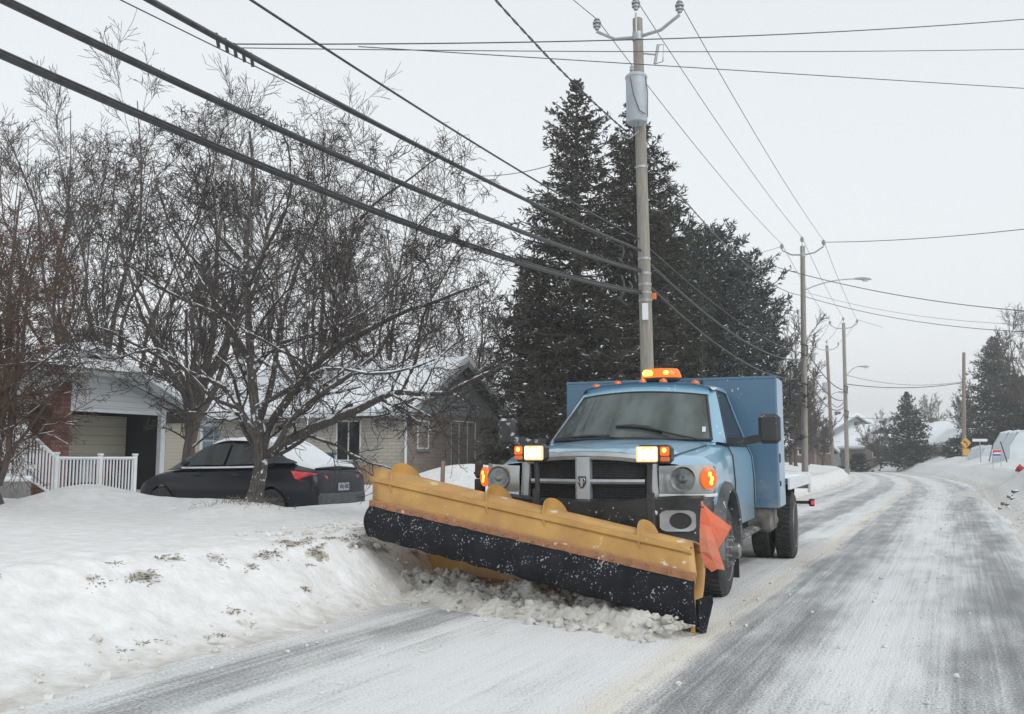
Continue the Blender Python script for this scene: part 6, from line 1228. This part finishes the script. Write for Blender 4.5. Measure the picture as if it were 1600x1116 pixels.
def shelter(px0, px1, ptop, pbase, d, label, rnd=True, depth=1.8):
    a_, b_ = at_d(px0, pbase, d), at_d(px1, pbase, d); w = (b_ - a_).length; zt_ = at_d(px0, ptop, d).z; z0 = Hs(a_.x, a_.y) - .3; o = empty('car_shelter', (a_.x, a_.y, z0), YAW, label, 'car shelter'); h_ = zt_ - z0; f = MB()
    pr = [(0, 0), (.02 * w, .45 * h_), (.12 * w, .8 * h_), (.3 * w, .95 * h_), (.5 * w, h_), (.7 * w, .95 * h_), (.88 * w, .8 * h_), (.98 * w, .45 * h_), (w, 0)] if rnd else [(0, 0), (.05 * w, .55 * h_), (.25 * w, h_ * .93), (.5 * w, h_), (.75 * w, h_ * .93), (.95 * w, .55 * h_), (w, 0)]
    f.loft([[(x, y, z_) for x, z_ in pr] for y in np.linspace(0, depth, 5)], False, None, True); f.build('canopy', blue_w, o, True, 30)
    f = MB(); 
    for y in (-.02, depth / 2, depth): f.tube([(x * 1.0, y, z_ + .02) for x, z_ in pr], .03, 5)
    f.build('hoop', M['white'], o, True)
shelter(1533, 1583, 696, 722, 62, 'low rounded pale fabric car shelter behind the red and blue lawn sign')
shelter(1577, 1640, 672, 724, 50, 'taller white peaked fabric shelter at the right edge', False)
q = at_d(1557, 708, 44); ls = empty('lawn_sign', (q.x, q.y, Hs(q.x, q.y)), YAW + R(5), 'small red white and blue lawn sign stuck in the snow before the shelters', 'sign'); zc = q.z - ls.location.z
f = MB(); f.cyl((-.2, .01, -.1), (-.2, .01, zc + .12), .012, 6); f.cyl((.2, .01, -.1), (.2, .01, zc + .12), .012, 6); f.build('stake', M['galv'], ls, True)
f = MB(); f.box((0, 0, zc), (.46, .02, .30)); pn = f.build('board', M['white'], ls)
f = MB(); f.box((.02, -.013, zc + .085), (.40, .006, .10)); f.build('red_band', mat('sign_red', (.6, .03, .03), .5), pn); f = MB(); f.box((.0, -.013, zc - .09), (.42, .006, .08)); f.prism([(-.2, zc + .04), (-.1, zc + .04), (-.15, zc - .03)], 'y', -.016, -.010); f.build('blue_band', mat('sign_blue', (.03, .06, .35), .5), pn)
q = at_d(1594, 729.5, 31); fh = empty('fire_hydrant', (q.x, q.y, Hs(q.x, q.y) - .04), 0, 'red fire hydrant cap poking out of the snowbank at the right edge', 'fire hydrant'); hz_ = q.z - fh.location.z; mr_ = mat('hydrant_red', (.45, .03, .03), .5, snow=.1)
f = MB(); f.lathe([(0, .08), (hz_ - .12, .08), (hz_ - .10, .12), (hz_ - .02, .12), (hz_, .09), (hz_ + .04, .06), (hz_ + .06, .02), (hz_ + .09, .02)], 14, None, 'z'); f.build('barrel', mr_, fh, True, 30); f = MB(); f.lathe([(-.15, .04), (.15, .04)], 10, Matrix.Translation((0, 0, hz_ - .12))); f.build('outlet', mr_, fh, True, 30)
for (px0, py0, px1, py1, lb) in ((1563, 690, 1576, 722, 'thin dark stake leaning between the two fabric shelters'), (1552, 692, 1545, 712, 'short dark leaning prop left of the lawn sign')):
    a_, b_ = at_d(px0, py0, 48), at_d(px1, py1, 48); f = MB(); f.tube([Vector((0, 0, 0)), b_ - a_ + Vector((0, 0, -.3))], .03, 6); o = f.build('stake', M['black'], None, True); o.location = tuple(a_); tag(o, lb, 'stake')
rk = mat('rock', (.13, .12, .115), .95, col2=(.22, .2, .19), scale=6, bump=.5, snow=.55)
for i, (px_, py_, r_) in enumerate(((1584, 730, .10), (1576, 737, .08), (1579, 733, .06), (1567, 748, .07), (1571, 742, .05), (1560, 756, .04))):
    q = at_d(px_, py_, 26 - i * .8); V, Fq = chunk(np.zeros(3), r_); o = link(npmesh('stone', V, Fq), 'stone', rk, None, True, 50); o.location = (q.x, q.y, Hs(q.x, q.y) + .03); tag(o, ['dark stone nearest the red hydrant on the snowbank', 'dark stone second along the ridge from the hydrant', 'small stone between two larger ones on the ridge', 'dark stone midway down the snowbank ridge', 'small stone just above the midway stone', 'smallest stone lowest on the snowbank ridge'][i], 'stone', 'stones on the right snowbank')
# picnic table behind the plow, by the red house
q = at_d(792, 728, 24); pt_ = empty('garden_bench', (q.x, q.y, Hs(q.x, q.y)), R(20), 'low snow topped bench by the red brick house behind the plow', 'bench'); f = MB(); f.box((0, 0, .45), (1.5, .4, .05)); f.build('seat', M['pole_brown'], pt_); f = MB(); f.box((0, 0, .50), (1.5, .4, .06), None, .02); f.build('snow', M['snow'], pt_)
for x in (-.6, .6): f = MB(); f.box((x, 0, .2), (.06, .36, .44)); f.build('leg', M['pole_brown'], pt_)
# distant wood beyond the bend
rng = np.random.default_rng(5); tr_p = []; tr_r = []
for _ in range(700):
    a = rng.uniform(-1.45, .62); dd = rng.uniform(190, 330); x, y = math.sin(a) * dd, math.cos(a) * dd; h_ = rng.uniform(4.5, 9); p = np.array([[x, y, 0], [x + rng.normal() * .3, y, h_ * .5], [x + rng.normal(), y, h_]]); tr_p.append(p); tr_r.append([.2, .12, .04])
tp, trr = np.array(tr_p), np.array(tr_r); ln_ = np.full(len(tp), 8.); p1, r1, l1 = grow(tp, trr, ln_, 12, .25, 1, 40, 12, .42, .1, .06, 4, .5, rng, .05); p2, r2_, l2 = grow(p1, r1, l1, 6, .2, 1, 36, 12, .5, .1, .04, 3, .6, rng, .04)
o = link(npmesh('distant_wood', *join([tubes(tp, trr, 4), tubes(p1, r1, 3), tubes(p2, r2_, 3)])), 'distant_wood', M['twig_far']); tag(o, kind='stuff')
# falling-snow haze in the air
hzm = bpy.data.materials.new('haze'); hzm.use_nodes = True; n = hzm.node_tree; n.nodes.clear(); vo = n.nodes.new('ShaderNodeVolumePrincipled'); oo = n.nodes.new('ShaderNodeOutputMaterial'); vo.inputs['Color'].default_value = (.97, .985, 1.0, 1); vo.inputs['Density'].default_value = .0020; vo.inputs['Anisotropy'].default_value = .2; n.links.new(vo.outputs[0], oo.inputs['Volume'])
f = MB(); f.box((-50, 195, 12), (830, 500, 27)); o = f.build('haze', hzm); tag(o, kind='stuff')
